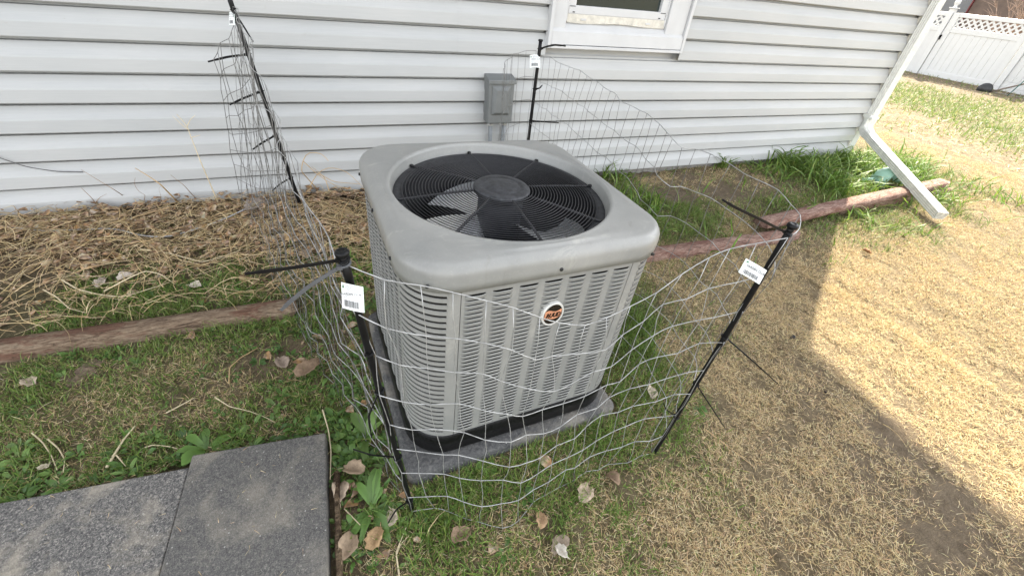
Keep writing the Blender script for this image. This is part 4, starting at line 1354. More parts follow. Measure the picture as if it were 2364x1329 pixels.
def fpanel(parent, y0, y1, bw=.155):
    brd(parent, 'bottom_rail', y0, y1, .06, .20, .05, 0)
    brd(parent, 'middle_rail', y0, y1, 1.13, 1.25, .05, 0)
    brd(parent, 'top_rail', y0, y1, 1.49, 1.58, .055, 0)
    n = max(1, round((y1 - y0) / bw))
    w = (y1 - y0) / n
    for i in range(n):
        brd(parent, 'board', y0 + i * w + .002, y0 + (i + 1) * w - .002, .19, 1.14, .022, .002 * (i % 2), bv=.005)
    lattice(parent, y0, y1, 1.25, 1.49)
def fpost(parent, y, w=.13):
    p = brd(parent, 'post', y - w / 2, y + w / 2, 0, 1.66, w, 0)
    b = world_base(p)
    mb = MB().box((FX, y, FZ + 1.68), (w * 1.35, w * 1.35, .03))
    mb.lathe([(w * .45, 1.695), (w * .30, 1.72), (w * .30, 1.745), (w * .52, 1.79), (w * .50, 1.85), (w * .25, 1.89), (.001, 1.90)], 12, (FX, y, FZ))
    put('post_cap', mb.mesh('post_cap', VINYL, True, b), p)
yg1 = 8.28; yg0 = 6.50
fpost(fen, yg1 + .10)
fpanel(fen, yg1 + .17, yg1 + 1.6)
fpost(fen, yg1 + 1.67)
gate = fen
brd(gate, 'gate_stile', yg1 - .135, yg1 + .02, .06, 1.58, .055, -.004)
brd(gate, 'gate_stile', yg0 - .02, yg0 + .12, .06, 1.58, .055, -.004)
fpanel(gate, yg0 + .12, yg1 - .135)
fpost(fen, yg0 - .11)
fpanel(fen, 4.2, yg0 - .18)
fpost(fen, 4.13)
fpanel(fen, 1.8, 4.06)
fpost(fen, 1.73)
fpanel(fen, -.6, 1.66)
la = MB().box((FX - .045, yg1 + .045, FZ + 1.02), (.03, .12, .05)); la.box((FX - .05, yg1 + .0, FZ + 1.00), (.02, .03, .12))
part('latch', la, BLACKPLASTIC, fen)

# ------------------------------------------------------------------ garden cage, stakes, stick and pot by the fence
def gp(px):
    return Vector(px)
cage = thing('wire_cage', 'loose garden wire leaning on the white fence in the corner of the yard', 'wire cage', (15.8, 5.4, FZ))
r = random.Random(5)
for i in range(15):
    y = 6.15 - i * .14
    z1 = min(1.05, .25 + (6.3 - y) * .62)
    part('stay_wire', MB().tube([(15.75 + r.uniform(-.03, .03), y, FZ), (15.9, y - .03 + r.uniform(-.03, .03), FZ + z1 * .5), (16.15, y - .02, FZ + z1)], .0035, 4), STEEL, cage)
for k in range(8):
    z = .06 + k * .13
    y0 = 6.3 - max(0, (z - .2)) / .62
    part('line_wire', MB().tube([(15.75 + z * .35, y0 - .1, FZ + z), (15.78 + z * .35, (y0 + 4.1) / 2, FZ + z + .02), (15.75 + z * .35, 4.1, FZ + z)], .0035, 4), STEEL, cage)
for y, lean, h_, lab in ((5.75, .16, .62, 'thin green garden stake nearest the tipped black pot'), (5.42, .20, .66, 'longer of the two crossing green stakes by the wire cage'), (5.37, .20, .58, 'shorter of the two crossing green stakes by the wire cage'), (5.0, .10, .68, 'thin green garden stake farthest from the black pot')):
    mb = MB().tube([(15.55, y, FZ - .05), (15.62, y - lean, FZ + h_)], .011, 6)
    single('garden_stake', mb, STAKEGREEN, lab, 'garden stake', (15.55, y, FZ), True, 'green stakes by the far fence')
mb = MB().tube([(15.5, 6.1, FZ + .05), (15.7, 5.3, FZ + .55), (15.9, 4.4, FZ + 1.05)], .018, 6)
mb.box((15.7, 5.30, FZ + .60), (.05, .10, .16))
single('wooden_stick', mb, STICK, 'brown stick propped slanting across the garden cage', 'stick', (15.5, 6.1, FZ), True)
mb = MB().lathe([(.10, 0), (.13, .17), (.145, .17), (.145, .20), (.125, .20), (.105, .03), (.001, .03)], 16)
mb.v = [(15.4 + (p[2] - .1) * .95, 6.18 + p[1], FZ + .12 + p[0] * .9) for p in mb.v]
single('plant_pot', mb, POTBLACK, 'black plastic pot tipped over at the foot of the fence', 'plant pot', (15.4, 6.18, FZ), True)

# house and bare shrub beyond the fence
nb = thing('neighbour_house', 'dark brown house with a red edge strip seen over the fence', 'house', (21, 9, FZ))
part('wall', MB().box((24, 4.0, 1.5), (6, 12.5, 3.6)), HOUSEBROWN, nb)
part('corner_board', MB().box((20.97, 10.22, 1.5), (.10, .03, 3.6)), REDTRIM, nb)
part('side_wing', MB().box((26, 13.0, 1.3), (6, 5.4, 3.2)), m_plain('wing_wall', (.20, .205, .21), .9, 0, .1, 3), nb)
part('roof', MB().add([(20.4, -2.6, 3.3), (20.4, 10.8, 3.3), (24, 10.8, 5.2), (24, -2.6, 5.2), (27.6, 10.8, 3.3), (27.6, -2.6, 3.3), (20.4, -2.6, 3.15), (20.4, 10.8, 3.15), (27.6, 10.8, 3.15), (27.6, -2.6, 3.15)], [(0, 3, 2, 1), (3, 5, 4, 2), (6, 7, 8, 9), (0, 1, 7, 6), (4, 5, 9, 8), (1, 2, 4, 8, 7), (0, 6, 9, 5, 3)]), ROOFM, nb)
def shrub(label, c, n, h, seed):
    o = thing('bare_shrub', label, 'shrub', c, 0, 'bare shrubs beyond the fence')
    r = random.Random(seed)
    mb = MB(); tw = MB()
    for i in range(n):
        a = r.uniform(0, 2 * PI); sp = r.uniform(.25, 1.0)
        pts = [Vector(c)]
        d = Vector((math.cos(a) * sp, math.sin(a) * sp, 1.0)).normalized()
        L = h * r.uniform(.6, 1.05)
        for k in range(5):
            d = (d + Vector((r.gauss(0, .16), r.gauss(0, .16), r.gauss(0, .08)))).normalized()
            pts.append(pts[-1] + d * L / 5)
            if k > 0:
                for _ in range(5):
                    e = (d + Vector((r.gauss(0, .6), r.gauss(0, .6), r.gauss(0, .3)))).normalized()
                    q = pts[-1]; l2 = r.uniform(.2, .6)
                    tw.tube([q, q + e * l2 * .5 + Vector((0, 0, .02)), q + e * l2], [.007, .005, .002], 3, False)
        mb.tube(pts, [.022, .018, .014, .011, .008, .004], 5)
    part('trunk', mb, BARK, o, True)
    t = part('twigs', tw, BARK, o)
    t['kind'] = 'stuff'
shrub('bare brown shrub behind the lattice, right of the red edge strip', (18.2, 6.9, FZ), 80, 2.3, 3)
shrub('bare brown shrub farther right beyond the fence', (18.0, 5.2, FZ), 80, 2.3, 4)

# ------------------------------------------------------------------ mint scoop, cords, stone
sc_c = Vector((4.488,2.015,0.036))
mb = MB()
n1, n2 = 14, 8
rows_o = []
for j in range(n2 + 1):
    u = j / n2
    k = max(.02, (1 - u ** 2.6) ** .5)
    ro = []
    for i in range(n1 + 1):
        ph = PI * i / n1
        ro.append(sc_c + Vector((math.cos(ph) * .125 * k, -.07 + .19 * u, math.sin(ph) * .135 * k + .012)))
    rows_o.append(ro)
mb.loops(rows_o, close=False)
scp = single('garden_scoop', mb, MINT, 'mint green plastic scoop lying face down in the grass near the downspout', 'scoop', tuple(sc_c), True)
md = scp.modifiers.new('thick', 'SOLIDIFY'); md.thickness = .004
hx = MB().tube([sc_c + Vector((-.105, .02, .05)), sc_c + Vector((-.19, .03, .045)), sc_c + Vector((-.27, .04, .04))], [.012, .013, .014], 8)
part('handle', hx, MINT, scp, True)

def path_g(pts):
    return [Vector(p) for p in pts]
cordp = [(-1.729,2.600,0.100), (-1.473,2.424,0.114), (-1.303,2.356,0.105), (-1.136,2.330,0.108), (-1.030,2.323,0.103), (-0.897,2.218,0.103), (-0.802,2.195,0.096), (-0.690,2.229,0.106), (-0.563,2.286,0.121), (-0.459,2.366,0.136)]
mb = MB().tube(smoothed(cordp, 60, 3), .0035, 6)
single('white_cord', mb, CORD, 'thin white cord lying across the leaf litter below the siding', 'cord', cordp[1], True)
cab = [(-1.452,2.550,0.434), (-1.387,2.540,0.386), (-1.319,2.540,0.341), (-1.229,2.550,0.308), (-1.133,2.550,0.300)]
mb = MB().tube(smoothed(cab, 30, 3), .0022, 5)
single('dark_wire', mb, DARKCABLE, 'thin dark wire curving against the lower left siding', 'wire', cab[0], True)
def rock(name, px, s, material, label, cat, seed):
    r = random.Random(seed)
    bm = bmesh.new()
    bmesh.ops.create_icosphere(bm, subdivisions=3 if s[0] > .02 else 2, radius=1)
    for v in bm.verts:
        k = 1 + r.uniform(-.16, .16) + .22 * math.sin(v.co.x * 5 + seed) * math.sin(v.co.y * 6)
        v.co = Vector((v.co.x * s[0] * k, v.co.y * s[1] * k, v.co.z * s[2] * k))
    me = bpy.data.meshes.new(name); bm.to_mesh(me); bm.free()
    me.materials.append(material)
    o = put(name, me, None, px)
    return tag(o, label, cat)
DARKCLOD = m_plain('dark_clod', (.022, .020, .019), .9, 0, .4, 60, .5, .004)
CLOD = m_plain('soil_clod', (.16, .115, .078), .95, 0, .5, 90, 1.0, .006)
rock('dark_stone', (1.847,0.792,0.014), (.016, .010, .009), DARKCLOD, 'small black clod in the shade near the sunlit edge', 'clod', 2)
rock('dark_stone', (1.709,0.513,0.001), (.006, .006, .006), DARKCLOD, 'tiny black crumb in the middle of the bare shaded ground', 'clod', 3)
rock('soil_clod', (-0.919,1.453,0.006), (.034, .044, .014), CLOD, 'crumbly soil clod in the grass below the left timber', 'clod', 4)
rock('soil_clod', (-0.941,1.398,0.007), (.026, .022, .010), CLOD, 'smaller soil clod just below the larger crumbly one', 'clod', 5)

# ------------------------------------------------------------------ plants, straw and litter
keep_out_rects = []
Ainv = np.array(AM.inverted())
def blocked(x, y, mg=0.0):
    b = (y > D + .03) & (x < 4.75)
    q = Ainv[:2, :2] @ np.stack([x, y]) + (Ainv[:2, 2:3] * .05) + Ainv[:2, 3:4]
    b |= (np.abs(q[0] - CX) < .40 - mg) & (np.abs(q[1] - CY) < .40 - mg)
    b |= (x < pa[0] + .006 - mg) & (y < .945 - mg) & (x > -1.5) & (y > .1) & (y < .945 + (x + .17) * .0 - mg)
    b |= (np.hypot(x - (sc_c.x - .05), y - (sc_c.y - .10)) < .17 - mg)
    # timbers
    b |= (np.abs(y - (1.603 + .018 * x)) < .05 - mg) & (x < -.22)
    return b
def scatter(n, x0, x1, y0, y1, wfun, seed, mg=0.0):
    r = np.random.default_rng(seed)
    x = r.uniform(x0, x1, n); y = r.uniform(y0, y1, n)
    k = ~blocked(x, y, mg)
    x, y = x[k], y[k]
    z = zones(x, y)
    w = wfun(x, y, z)
    k = r.random(len(x)) < w
    return x[k], y[k], z[k], r

def blades(x, y, L, W, lean, az, colr, r, lift=0.0, segs=3, curl=.6):
    """curved tapering blades; lean 0 = upright, 1 = flat"""
    n = len(x)
    base = np.stack([x, y, gh(x, y) + lift], 1)
    ca, sa = np.cos(az), np.sin(az)
    roll = r.uniform(-.8, .8, n)
    wv = np.stack([-sa * np.cos(roll), ca * np.cos(roll), np.sin(roll)], 1)
    P = [base]
    for k in range(1, segs + 1):
        ang = (lean + curl * (k - 1) / segs * (1 - lean) + r.normal(0, .07, n)) * (PI / 2)
        ang = np.clip(ang, 0, PI * .56)
        st = (L / segs)
        azk = az + r.normal(0, .12, n)
        P.append(P[-1] + np.stack([np.cos(azk) * np.sin(ang) * st, np.sin(azk) * np.sin(ang) * st, np.cos(ang) * st], 1))
    V, C = [], []
    for k in range(segs):
        t = k / segs
        wk = (W * (1 - .55 * t))[:, None] * wv * .5
        V += [P[k] - wk, P[k] + wk]
        C += [colr * (.78 + .22 * t)] * 2 if False else [colr, colr]
    V.append(P[segs]); C.append(colr)
    m_ = 2 * segs + 1
    VV = np.stack(V, 1).reshape(-1, 3); CC = np.stack(C, 1).reshape(-1, 3)
    o = np.arange(n)[:, None] * m_
    q = np.concatenate([o + np.array([[2 * k, 2 * k + 1, 2 * k + 3, 2 * k + 2]]) for k in range(segs - 1)], 0) if segs > 1 else np.zeros((0, 4), int)
    t = o + np.array([[2 * (segs - 1), 2 * (segs - 1) + 1, 2 * segs]])
    return VV, q, t, CC

def join(sets):
    V, Q, T, C = [], [], [], []
    o = 0
    for v, q, t, c in sets:
        V.append(v); Q.append(q + o); T.append(t + o); C.append(c); o += len(v)
    return np.concatenate(V), np.concatenate(Q), np.concatenate(T), np.concatenate(C)
def stuff(name, sets, material, smooth=False, label=None, cat=None):
    v, q, t, c = join(sets)
    o = put(name, np_mesh(name, v, q, t, c, material, smooth))
    o['kind'] = 'stuff'
    if label: o['label'] = label
    if cat: o['category'] = cat
    return o
def shade(base, n, r, var=.25, hue=.08):
    k = r.normal(1, var, n)[:, None].clip(.45, 1.7)
    return np.clip(np.asarray(base)[None, :] * k * (1 + r.normal(0, hue, (n, 3))), .004, .9)
def mixcol(cols, n, r):
    cols = np.asarray(cols)
    return cols[r.integers(0, len(cols), n)]

STRAW = [(.58, .44, .235), (.65, .51, .29), (.50, .37, .18), (.70, .60, .39), (.38, .27, .14)]
GREEN = [(.100, .190, .028), (.135, .235, .036), (.175, .265, .050), (.075, .140, .025), (.23, .29, .065)]
OLIVE = [(.17, .20, .06), (.22, .23, .08), (.28, .26, .11)]

# dead thatch
sets = []
def straw_w(x, y, z):
    p = patch(x, y, 16, 5) * .8 + patch(x, y, 44, 6) * .7 + patch(x, y, 110, 16) * .5
    return np.clip(z[:, 1] * (.80 + .9 * p) * (1 - .55 * z[:, 0]) - .22 * z[:, 2] * (1 - p), 0, 1)
x, y, z, r = scatter(620000, -1.15, 2.5, -.35, 2.5, straw_w, 101)
n = len(x)
sets.append(blades(x, y, r.uniform(.007, .034, n), r.uniform(.0008, .0021, n), r.uniform(.58, 1.0, n), r.uniform(0, 2 * PI, n), shade(mixcol(STRAW, n, r), n, r), r, r.uniform(0, .010, n), 2))
x, y, z, r = scatter(470000, 2.4, 6.5, -.9, 3.2, straw_w, 102)
n = len(x)
sets.append(blades(x, y, r.uniform(.010, .036, n), r.uniform(.0013, .0027, n), r.uniform(.35, 1.0, n), r.uniform(0, 2 * PI, n), shade(mixcol(STRAW, n, r), n, r), r, r.uniform(0, .010, n), 2))
x, y, z, r = scatter(90000, 6.5, 17, -3.0, 10.0, straw_w, 103)
n = len(x)
sets.append(blades(x, y, r.uniform(.04, .11, n), r.uniform(.005, .010, n), r.uniform(.72, 1.0, n), r.uniform(0, 2 * PI, n), shade(mixcol(STRAW, n, r), n, r), r, r.uniform(0, .01, n), 2))
r = np.random.default_rng(77)
n = 70
x = r.uniform(-1.0, -.19, n); y = r.uniform(.45, .925, n)
sets.append(blades(x, y, r.uniform(.006, .026, n), r.uniform(.0008, .0016, n), r.uniform(.93, 1.0, n), r.uniform(0, 2 * PI, n), shade(mixcol(STRAW, n, r), n, r), r, .0545 - gh(x, y), 2, 0))
stuff('dead_straw', sets, STRAWM, label='matted dead straw coloured grass over the yard', cat='dead grass')

# living grass
sets = []
def green_w(x, y, z):
    p = patch(x, y, 14, 7) * .9 + patch(x, y, 38, 8) * .7
    return np.clip((z[:, 0] - .07 - .13 * sm(.98, 1.25, x) * sm(1.75, 1.4, y)) * (1.0 + 1.35 * p), 0, 1)
x, y, z, r = scatter(230000, -1.15, 2.5, -.35, 2.56, green_w, 111)
n = len(x)
gcol = np.where((r.random(n) < .22)[:, None], mixcol(OLIVE, n, r), mixcol(GREEN, n, r))
dense = z[:, 0]
sets.append(blades(x, y, r.uniform(.018, .046, n) * (.75 + .6 * dense), r.uniform(.0018, .0040, n), r.uniform(.10, .80, n), r.uniform(0, 2 * PI, n), shade(gcol, n, r, .22), r, 0, 3))
x, y, z, r = scatter(70000, 2.5, 6.3, -.6, 2.6, green_w, 112)
n = len(x)
gcol = np.where((r.random(n) < .30)[:, None], mixcol(OLIVE, n, r), mixcol(GREEN, n, r))
sets.append(blades(x, y, r.uniform(.03, .075, n), r.uniform(.003, .006, n), r.uniform(.12, .8, n), r.uniform(0, 2 * PI, n), shade(gcol, n, r, .22), r, 0, 3))
x, y, z, r = scatter(70000, 6.3, 17, -3, 10, green_w, 113)
n = len(x)
gcol = np.where((r.random(n) < .35)[:, None], mixcol(OLIVE, n, r), mixcol(GREEN, n, r))
sets.append(blades(x, y, r.uniform(.05, .12, n), r.uniform(.008, .016, n), r.uniform(.2, .8, n), r.uniform(0, 2 * PI, n), shade(gcol, n, r, .22), r, 0, 2))
# thicker growth round the pad and up the right side of the unit
def near_w(x, y, z):
    return np.clip((z[:, 0] - .45) * 2.0 * (.8 + .8 * patch(x, y, 20, 17)), 0, 1)
x, y, z, r = scatter(42000, -.15, 1.25, .35, 1.75, near_w, 115)
n = len(x)
sets.append(blades(x, y, r.uniform(.028, .070, n), r.uniform(.0018, .0038, n), r.uniform(.0, .65, n), r.uniform(0, 2 * PI, n), shade(mixcol(GREEN, n, r), n, r, .22), r, 0, 3))
# long broad blades by the wall and beside the unit
x, y, z, r = scatter(36000, .9, 6.0, 1.25, 2.56, lambda x, y, z: np.clip(z[:, 5] * (.35 + .6 * patch(x, y, 9, 9)), 0, 1), 114)
n = len(x)
sets.append(blades(x, y, r.uniform(.09, .22, n), r.uniform(.007, .014, n), r.uniform(.05, .55, n), r.uniform(0, 2 * PI, n), shade(mixcol(GREEN, n, r), n, r, .2), r, 0, 5, .95))
stuff('green_grass', sets, GRASS, label='patches of short green grass growing through the dead lawn', cat='grass')

# broad leaves: templates
def leaf_cloud(px, py, L, W, az, pitch, colr, r, bend=.5, lobes=0.0, lift=0.0, segs=5):
    n = len(px)
    base = np.stack([px, py, gh(px, py) + lift], 1)
    d = np.stack([np.cos(az), np.sin(az)], 1)
    s = np.stack([-np.sin(az), np.cos(az)], 1)
    prof = [(0, .10), (.22, .55), (.45, .95), (.70, 1.0), (.90, .55), (1.0, .02)]
    pos = base.copy(); ang = pitch.copy()
    V, C = [], []
    prev = 0
    tw = r.normal(0, .25, n)
    for t, w in prof:
        st = (t - prev) * L
        pos = pos + np.stack([d[:, 0] * np.cos(ang) * st, d[:, 1] * np.cos(ang) * st, np.sin(ang) * st], 1)
        ang = ang - bend * (t - prev) * 1.6
        prev = t
        jag = 1 + lobes * r.uniform(-.5, .5, n)
        hw = W * w * .5 * jag
        up = .22 * hw
        sl = np.stack([s[:, 0] * hw, s[:, 1] * hw, up + tw * hw], 1)
        sr = np.stack([-s[:, 0] * hw, -s[:, 1] * hw, up - tw * hw], 1)
        V += [pos + sl, pos, pos + sr]
        C += [colr, colr * .86, colr]
    m_ = 18
    VV = np.stack(V, 1).reshape(-1, 3); CC = np.stack(C, 1).reshape(-1, 3)
    VV[:, 2] = np.maximum(VV[:, 2], gh(VV[:, 0], VV[:, 1]) + .002)
    o = np.arange(n)[:, None] * m_
    q = []
    for k in range(5):
        for a in (0, 1):
            q.append(o + np.array([[3 * k + a, 3 * k + a + 1, 3 * k + a + 4, 3 * k + a + 3]]))
    return VV, np.concatenate(q), np.zeros((0, 3), int), CC
def rosettes(xc, yc, z, r, lo=5, hi=11, size=(.014, .038), asp=(.26, .45), green=None, lobes=.5):
    X, Y, A, Ls, Ws, P, Cc = [], [], [], [], [], [], []
    for i in range(len(xc)):
        k = r.integers(lo, hi)
        sz = r.uniform(*size)
        a = r.uniform(0, 2 * PI) + np.arange(k) * 2.4 + r.normal(0, .3, k)
        X.append(np.full(k, xc[i]) + np.cos(a) * .004); Y.append(np.full(k, yc[i]) + np.sin(a) * .004)
        A.append(a); l = sz * r.uniform(.55, 1.15, k); Ls.append(l); Ws.append(l * r.uniform(*asp, k)); P.append(r.uniform(.15, 1.1, k))
        c0 = np.array(green[r.integers(0, len(green))]); Cc.append(c0[None] * r.uniform(.75, 1.3, (k, 1)))
    X, Y, A, Ls, Ws, P, Cc = map(np.concatenate, (X, Y, A, Ls, Ws, P, Cc))
    return leaf_cloud(X, Y, Ls, Ws, A, P, Cc, r, .75, lobes, .003)
WG = [(.095, .185, .040), (.120, .220, .048), (.075, .150, .034), (.150, .245, .060)]
x, y, z, r = scatter(22000, -1.15, 2.4, .2, 2.2, lambda x, y, z: np.clip(z[:, 3] ** 1.5 * (.45 + .5 * patch(x, y, 18, 12)), 0, 1), 121)
sets = [rosettes(x, y, z, r, green=WG)]
x, y, z, r = scatter(700, -1.15, .2, .4, 1.6, lambda x, y, z: np.clip(z[:, 3] ** 2 * .45, 0, 1), 122)
sets.append(rosettes(x, y, z, r, 4, 8, (.03, .055), (.22, .34), WG, .7))
stuff('broadleaf_weeds', sets, WEEDM, True, 'low broad leaved weeds round the pavers and stakes', 'weeds')

# dead leaves
def dead_leaves(x, y, r, smin, smax, lift, colset, pit=.5):
    n = len(x)
    L = r.uniform(smin, smax, n)
    return leaf_cloud(x, y, L, L * r.uniform(.5, .9, n), r.uniform(0, 2 * PI, n), r.uniform(-.2, pit, n), shade(mixcol(colset, n, r), n, r, .22, .05), r, r.uniform(-.6, 1.5, n) if False else .5, .45, lift)
DL = [(.34, .22, .12), (.42, .29, .17), (.26, .16, .085), (.48, .36, .23), (.52, .42, .31), (.40, .23, .10), (.16, .10, .055), (.22, .15, .10)]
lw_ = lambda x, y, z: np.clip(z[:, 4] ** 1.5 * (.62 + .6 * patch(x, y, 12, 14)), 0, 1)
x, y, z, r = scatter(8200, -1.9, .9, 1.55, 2.56, lw_, 131)
n = len(x)
sets = [dead_leaves(x, y, r, .012, .056, r.uniform(.0, .075, n) * sm(1.7, 2.3, y), DL, .55)]
x, y, z, r = scatter(900, -1.0, 1.2, .25, 1.6, lambda x, y, z: np.clip(z[:, 4] ** 1.5 * .8, 0, 1), 132)
n = len(x)
sets.append(dead_leaves(x, y, r, .02, .06, r.uniform(.002, .016, n), DL, .5))
stuff('leaf_litter', sets, LEAFM, False, 'brown dead leaf litter piled along the foot of the wall', 'leaf litter')

# long dry stalks matted over the bed
def stalks(x, y, L, az, r, colr, lift, W, segs=6, arch=.0):
    n = len(x)
    P = np.stack([x, y, gh(x, y) + lift], 1)
    V, C = [], []
    a = az.copy()
    turn = r.normal(0, .22, n)
    for k in range(segs + 1):
        s = np.stack([-np.sin(a), np.cos(a), r.normal(0, .25, n)], 1) * (W * (1 - .5 * k / segs))[:, None] * .5
        up = np.array([0, 0, 1.0])[None] * (W * .45)[:, None]
        V += [P - s, P + up, P + s]; C += [colr * .8, colr, colr * .85]
        a = a + turn + r.normal(0, .18, n)
        dz = (arch * np.sin(PI * 2 * (k + .5) / segs) if np.ndim(arch) else 0)
        P = P + np.stack([np.cos(a), np.sin(a), np.zeros(n)], 1) * (L / segs)[:, None]
        P[:, 2] = gh(P[:, 0], P[:, 1]) + lift + arch * np.sin(PI * (k + 1) / segs)
        P[:, 1] = np.minimum(P[:, 1], D - .03)
    m_ = 3 * (segs + 1)
    VV = np.stack(V, 1).reshape(-1, 3); CC = np.stack(C, 1).reshape(-1, 3)
    o = np.arange(n)[:, None] * m_
    q = [o + np.array([[3 * k + j, 3 * k + j + 1, 3 * k + j + 4, 3 * k + j + 3]]) for k in range(segs) for j in (0, 1)]
    return VV, np.concatenate(q), np.zeros((0, 3), int), CC
SC = [(.54, .39, .19), (.64, .49, .27), (.46, .31, .14), (.70, .56, .36), (.30, .20, .11), (.60, .47, .26)]
x, y, z, r = scatter(10500, -2.0, .5, 1.66, 2.54, lambda x, y, z: np.clip(z[:, 4] * (.45 + .60 * patch(x, y, 9, 15)), 0, 1), 141)
n = len(x)
sets = [stalks(x, y, r.uniform(.03, .26, n), r.normal(.1, .9, n) + PI * (r.random(n) < .5), r, shade(mixcol(SC, n, r), n, r, .18, .05), r.uniform(.004, .055, n), r.uniform(.0014, .0040, n), 6, r.uniform(0, .03, n))]
x, y, z, r = scatter(900, -1.1, 2.3, -.2, 1.6, lambda x, y, z: np.clip(.14 + .2 * z[:, 4] + .0 * x, 0, 1), 142)
n = len(x)
sets.append(stalks(x, y, r.uniform(.03, .12, n), r.uniform(0, 2 * PI, n), r, shade(mixcol(SC, n, r), n, r, .18, .05), r.uniform(.004, .014, n), r.uniform(.0012, .0028, n), 5, r.uniform(0, .012, n)))
stuff('dry_stalk_mat', sets, STALKM, True, 'tangled dry yellow stalks matted over the bed under the siding', 'dry stalks')

# single dead stalks that stand out
def stalk_thing(label, pts, r0, colr, branches=(), group=None, cat='dry stalk'):
    Q = smoothed(pts, 24, 1)
    mt = STALKS[colr]
    mb = MB().tube(Q, [r0 * (1 - .6 * i / 24) for i in range(25)], 6)
    for b in branches:
        b = smoothed(b, 10, 1)
        mb.tube(b, [r0 * .6 * (1 - .6 * i / 10) for i in range(11)], 5)
    single('dry_stalk', mb, mt, label, cat, tuple(Q[0]), True, group)
STALKS = [m_plain('pale_stalk', (.62, .52, .34), .75, 0, .15, 40), m_plain('tan_stalk', (.48, .33, .17), .75, 0, .2, 40), m_plain('brown_stalk', (.26, .17, .10), .8, 0, .2, 40)]
stalk_thing('tall thin pale stalk with forked tip leaning against the siding', [(-0.623,2.507,0.103), (-0.618,2.440,0.371), (-0.628,2.470,0.489), (-0.628,2.480,0.527), (-0.656,2.490,0.576)], .0032, 0,
            [[(-0.627,2.460,0.475), (-0.581,2.450,0.490)], [(-0.630,2.480,0.523), (-0.608,2.490,0.553), (-0.583,2.490,0.571)], [(-0.625,2.470,0.509), (-0.646,2.480,0.527), (-0.675,2.490,0.569)]])
stalk_thing('thick brown stalk leaning up left from the litter', [(-0.814,2.556,0.104), (-0.812,2.420,0.269), (-0.855,2.460,0.294), (-0.909,2.500,0.325)], .0042, 1)
stalk_thing('dark thin stalk slanting over the two lowest boards at left', [(-1.049,2.648,0.097), (-1.012,2.450,0.245), (-1.074,2.500,0.277), (-1.122,2.520,0.322)], .0024, 2)
stalk_thing('dark twig with small fork near the left end of the wall', [(-1.165,2.588,0.098), (-1.120,2.470,0.205), (-1.150,2.500,0.241)], .0024, 2, [[(-1.106,2.460,0.183), (-1.085,2.470,0.202), (-1.060,2.480,0.211)]])
stalk_thing('short brown twig leaning on the siding above the thick stalk', [(-0.729,2.563,0.108), (-0.733,2.470,0.234), (-0.780,2.500,0.281)], .0022, 2)
stalk_thing('curly fine brown tendril in front of the lowest board', [(-0.976,2.591,0.098), (-0.905,2.460,0.202), (-0.922,2.470,0.210), (-0.930,2.470,0.222), (-0.935,2.480,0.253), (-0.923,2.490,0.281)], .0016, 2, [[(-0.899,2.590,0.101), (-0.840,2.460,0.208), (-0.851,2.470,0.225), (-0.827,2.470,0.242)]])
stalk_thing('long tan branch lying diagonally over the left litter', [(-1.139,2.527,0.133), (-0.979,2.311,0.120), (-0.862,2.121,0.096), (-0.812,2.054,0.083)], .0052, 1, [[(-1.007,2.359,0.121), (-0.887,2.393,0.138), (-0.771,2.462,0.140), (-0.739,2.509,0.144)]])
stalk_thing('pale curved branch across the middle of the leaf bed', [(-0.887,2.116,0.091), (-0.784,2.074,0.083), (-0.702,2.020,0.075), (-0.636,1.982,0.065), (-0.548,2.011,0.069), (-0.478,2.042,0.076)], .0042, 0)
stalk_thing('long pale stalk bowed along the grass above the left timber', [(-1.124,1.956,0.077), (-1.048,1.871,0.073), (-0.973,1.832,0.060), (-0.889,1.800,0.054), (-0.815,1.829,0.057), (-0.743,1.857,0.060)], .0036, 0)
stalk_thing('arched straw stem crossing the grass at lower left of the bed', [(-1.170,1.909,0.069), (-1.107,1.842,0.070), (-1.051,1.768,0.057), (-0.994,1.739,0.045)], .0030, 0)
stalk_thing('bent pale stem hooping over the stones in the bed', [(-0.966,1.857,0.058), (-0.874,1.886,0.091), (-0.822,1.906,0.102), (-0.772,1.893,0.086), (-0.728,1.858,0.049)], .0032, 0)
stalk_thing('tan stem leaning right by the wire bunch', [(-0.697,2.298,0.105), (-0.569,2.354,0.129), (-0.441,2.422,0.140), (-0.370,2.457,0.142)], .0042, 1)
stalk_thing('thick pale forked stick lying in front of the worn paver', [(-0.746,0.994,0.022), (-0.738,1.039,0.021), (-0.728,1.080,0.023), (-0.707,1.123,0.027)], .0042, 0, [[(-0.734,1.031,0.021), (-0.719,1.010,0.017), (-0.703,0.987,0.015)]])
stalk_thing('pair of pale bent stems lying left of the forked stick, left one', [(-0.981,1.194,0.017), (-0.937,1.142,0.018), (-0.900,1.087,0.019), (-0.870,1.031,0.017)], .0026, 0)
stalk_thing('pale bent stem just right of a similar bent stem on the lawn', [(-0.932,1.156,0.017), (-0.890,1.107,0.020), (-0.861,1.060,0.019), (-0.853,1.018,0.016)], .0026, 0)
stalk_thing('short straight pale stick in the lawn above the pavers', [(-0.637,1.158,0.016), (-0.599,1.180,0.015), (-0.568,1.200,0.014)], .0030, 0)
stalk_thing('long thin pale stem arching over the lawn above the pavers', [(-0.505,1.182,0.016), (-0.456,1.126,0.015), (-0.396,1.087,0.017), (-0.347,1.048,0.014), (-0.315,1.018,0.008)], .0020, 0)
stalk_thing('hooked tan stem lying below the end of the left timber', [(-0.468,1.232,0.017), (-0.471,1.302,0.025), (-0.440,1.340,0.027), (-0.384,1.380,0.025)], .0026, 1)
stalk_thing('pale stem touching the top edge of the worn paver', [(-0.668,1.038,0.016), (-0.649,1.040,0.017), (-0.605,1.021,0.015), (-0.551,0.988,0.009)], .0022, 0)
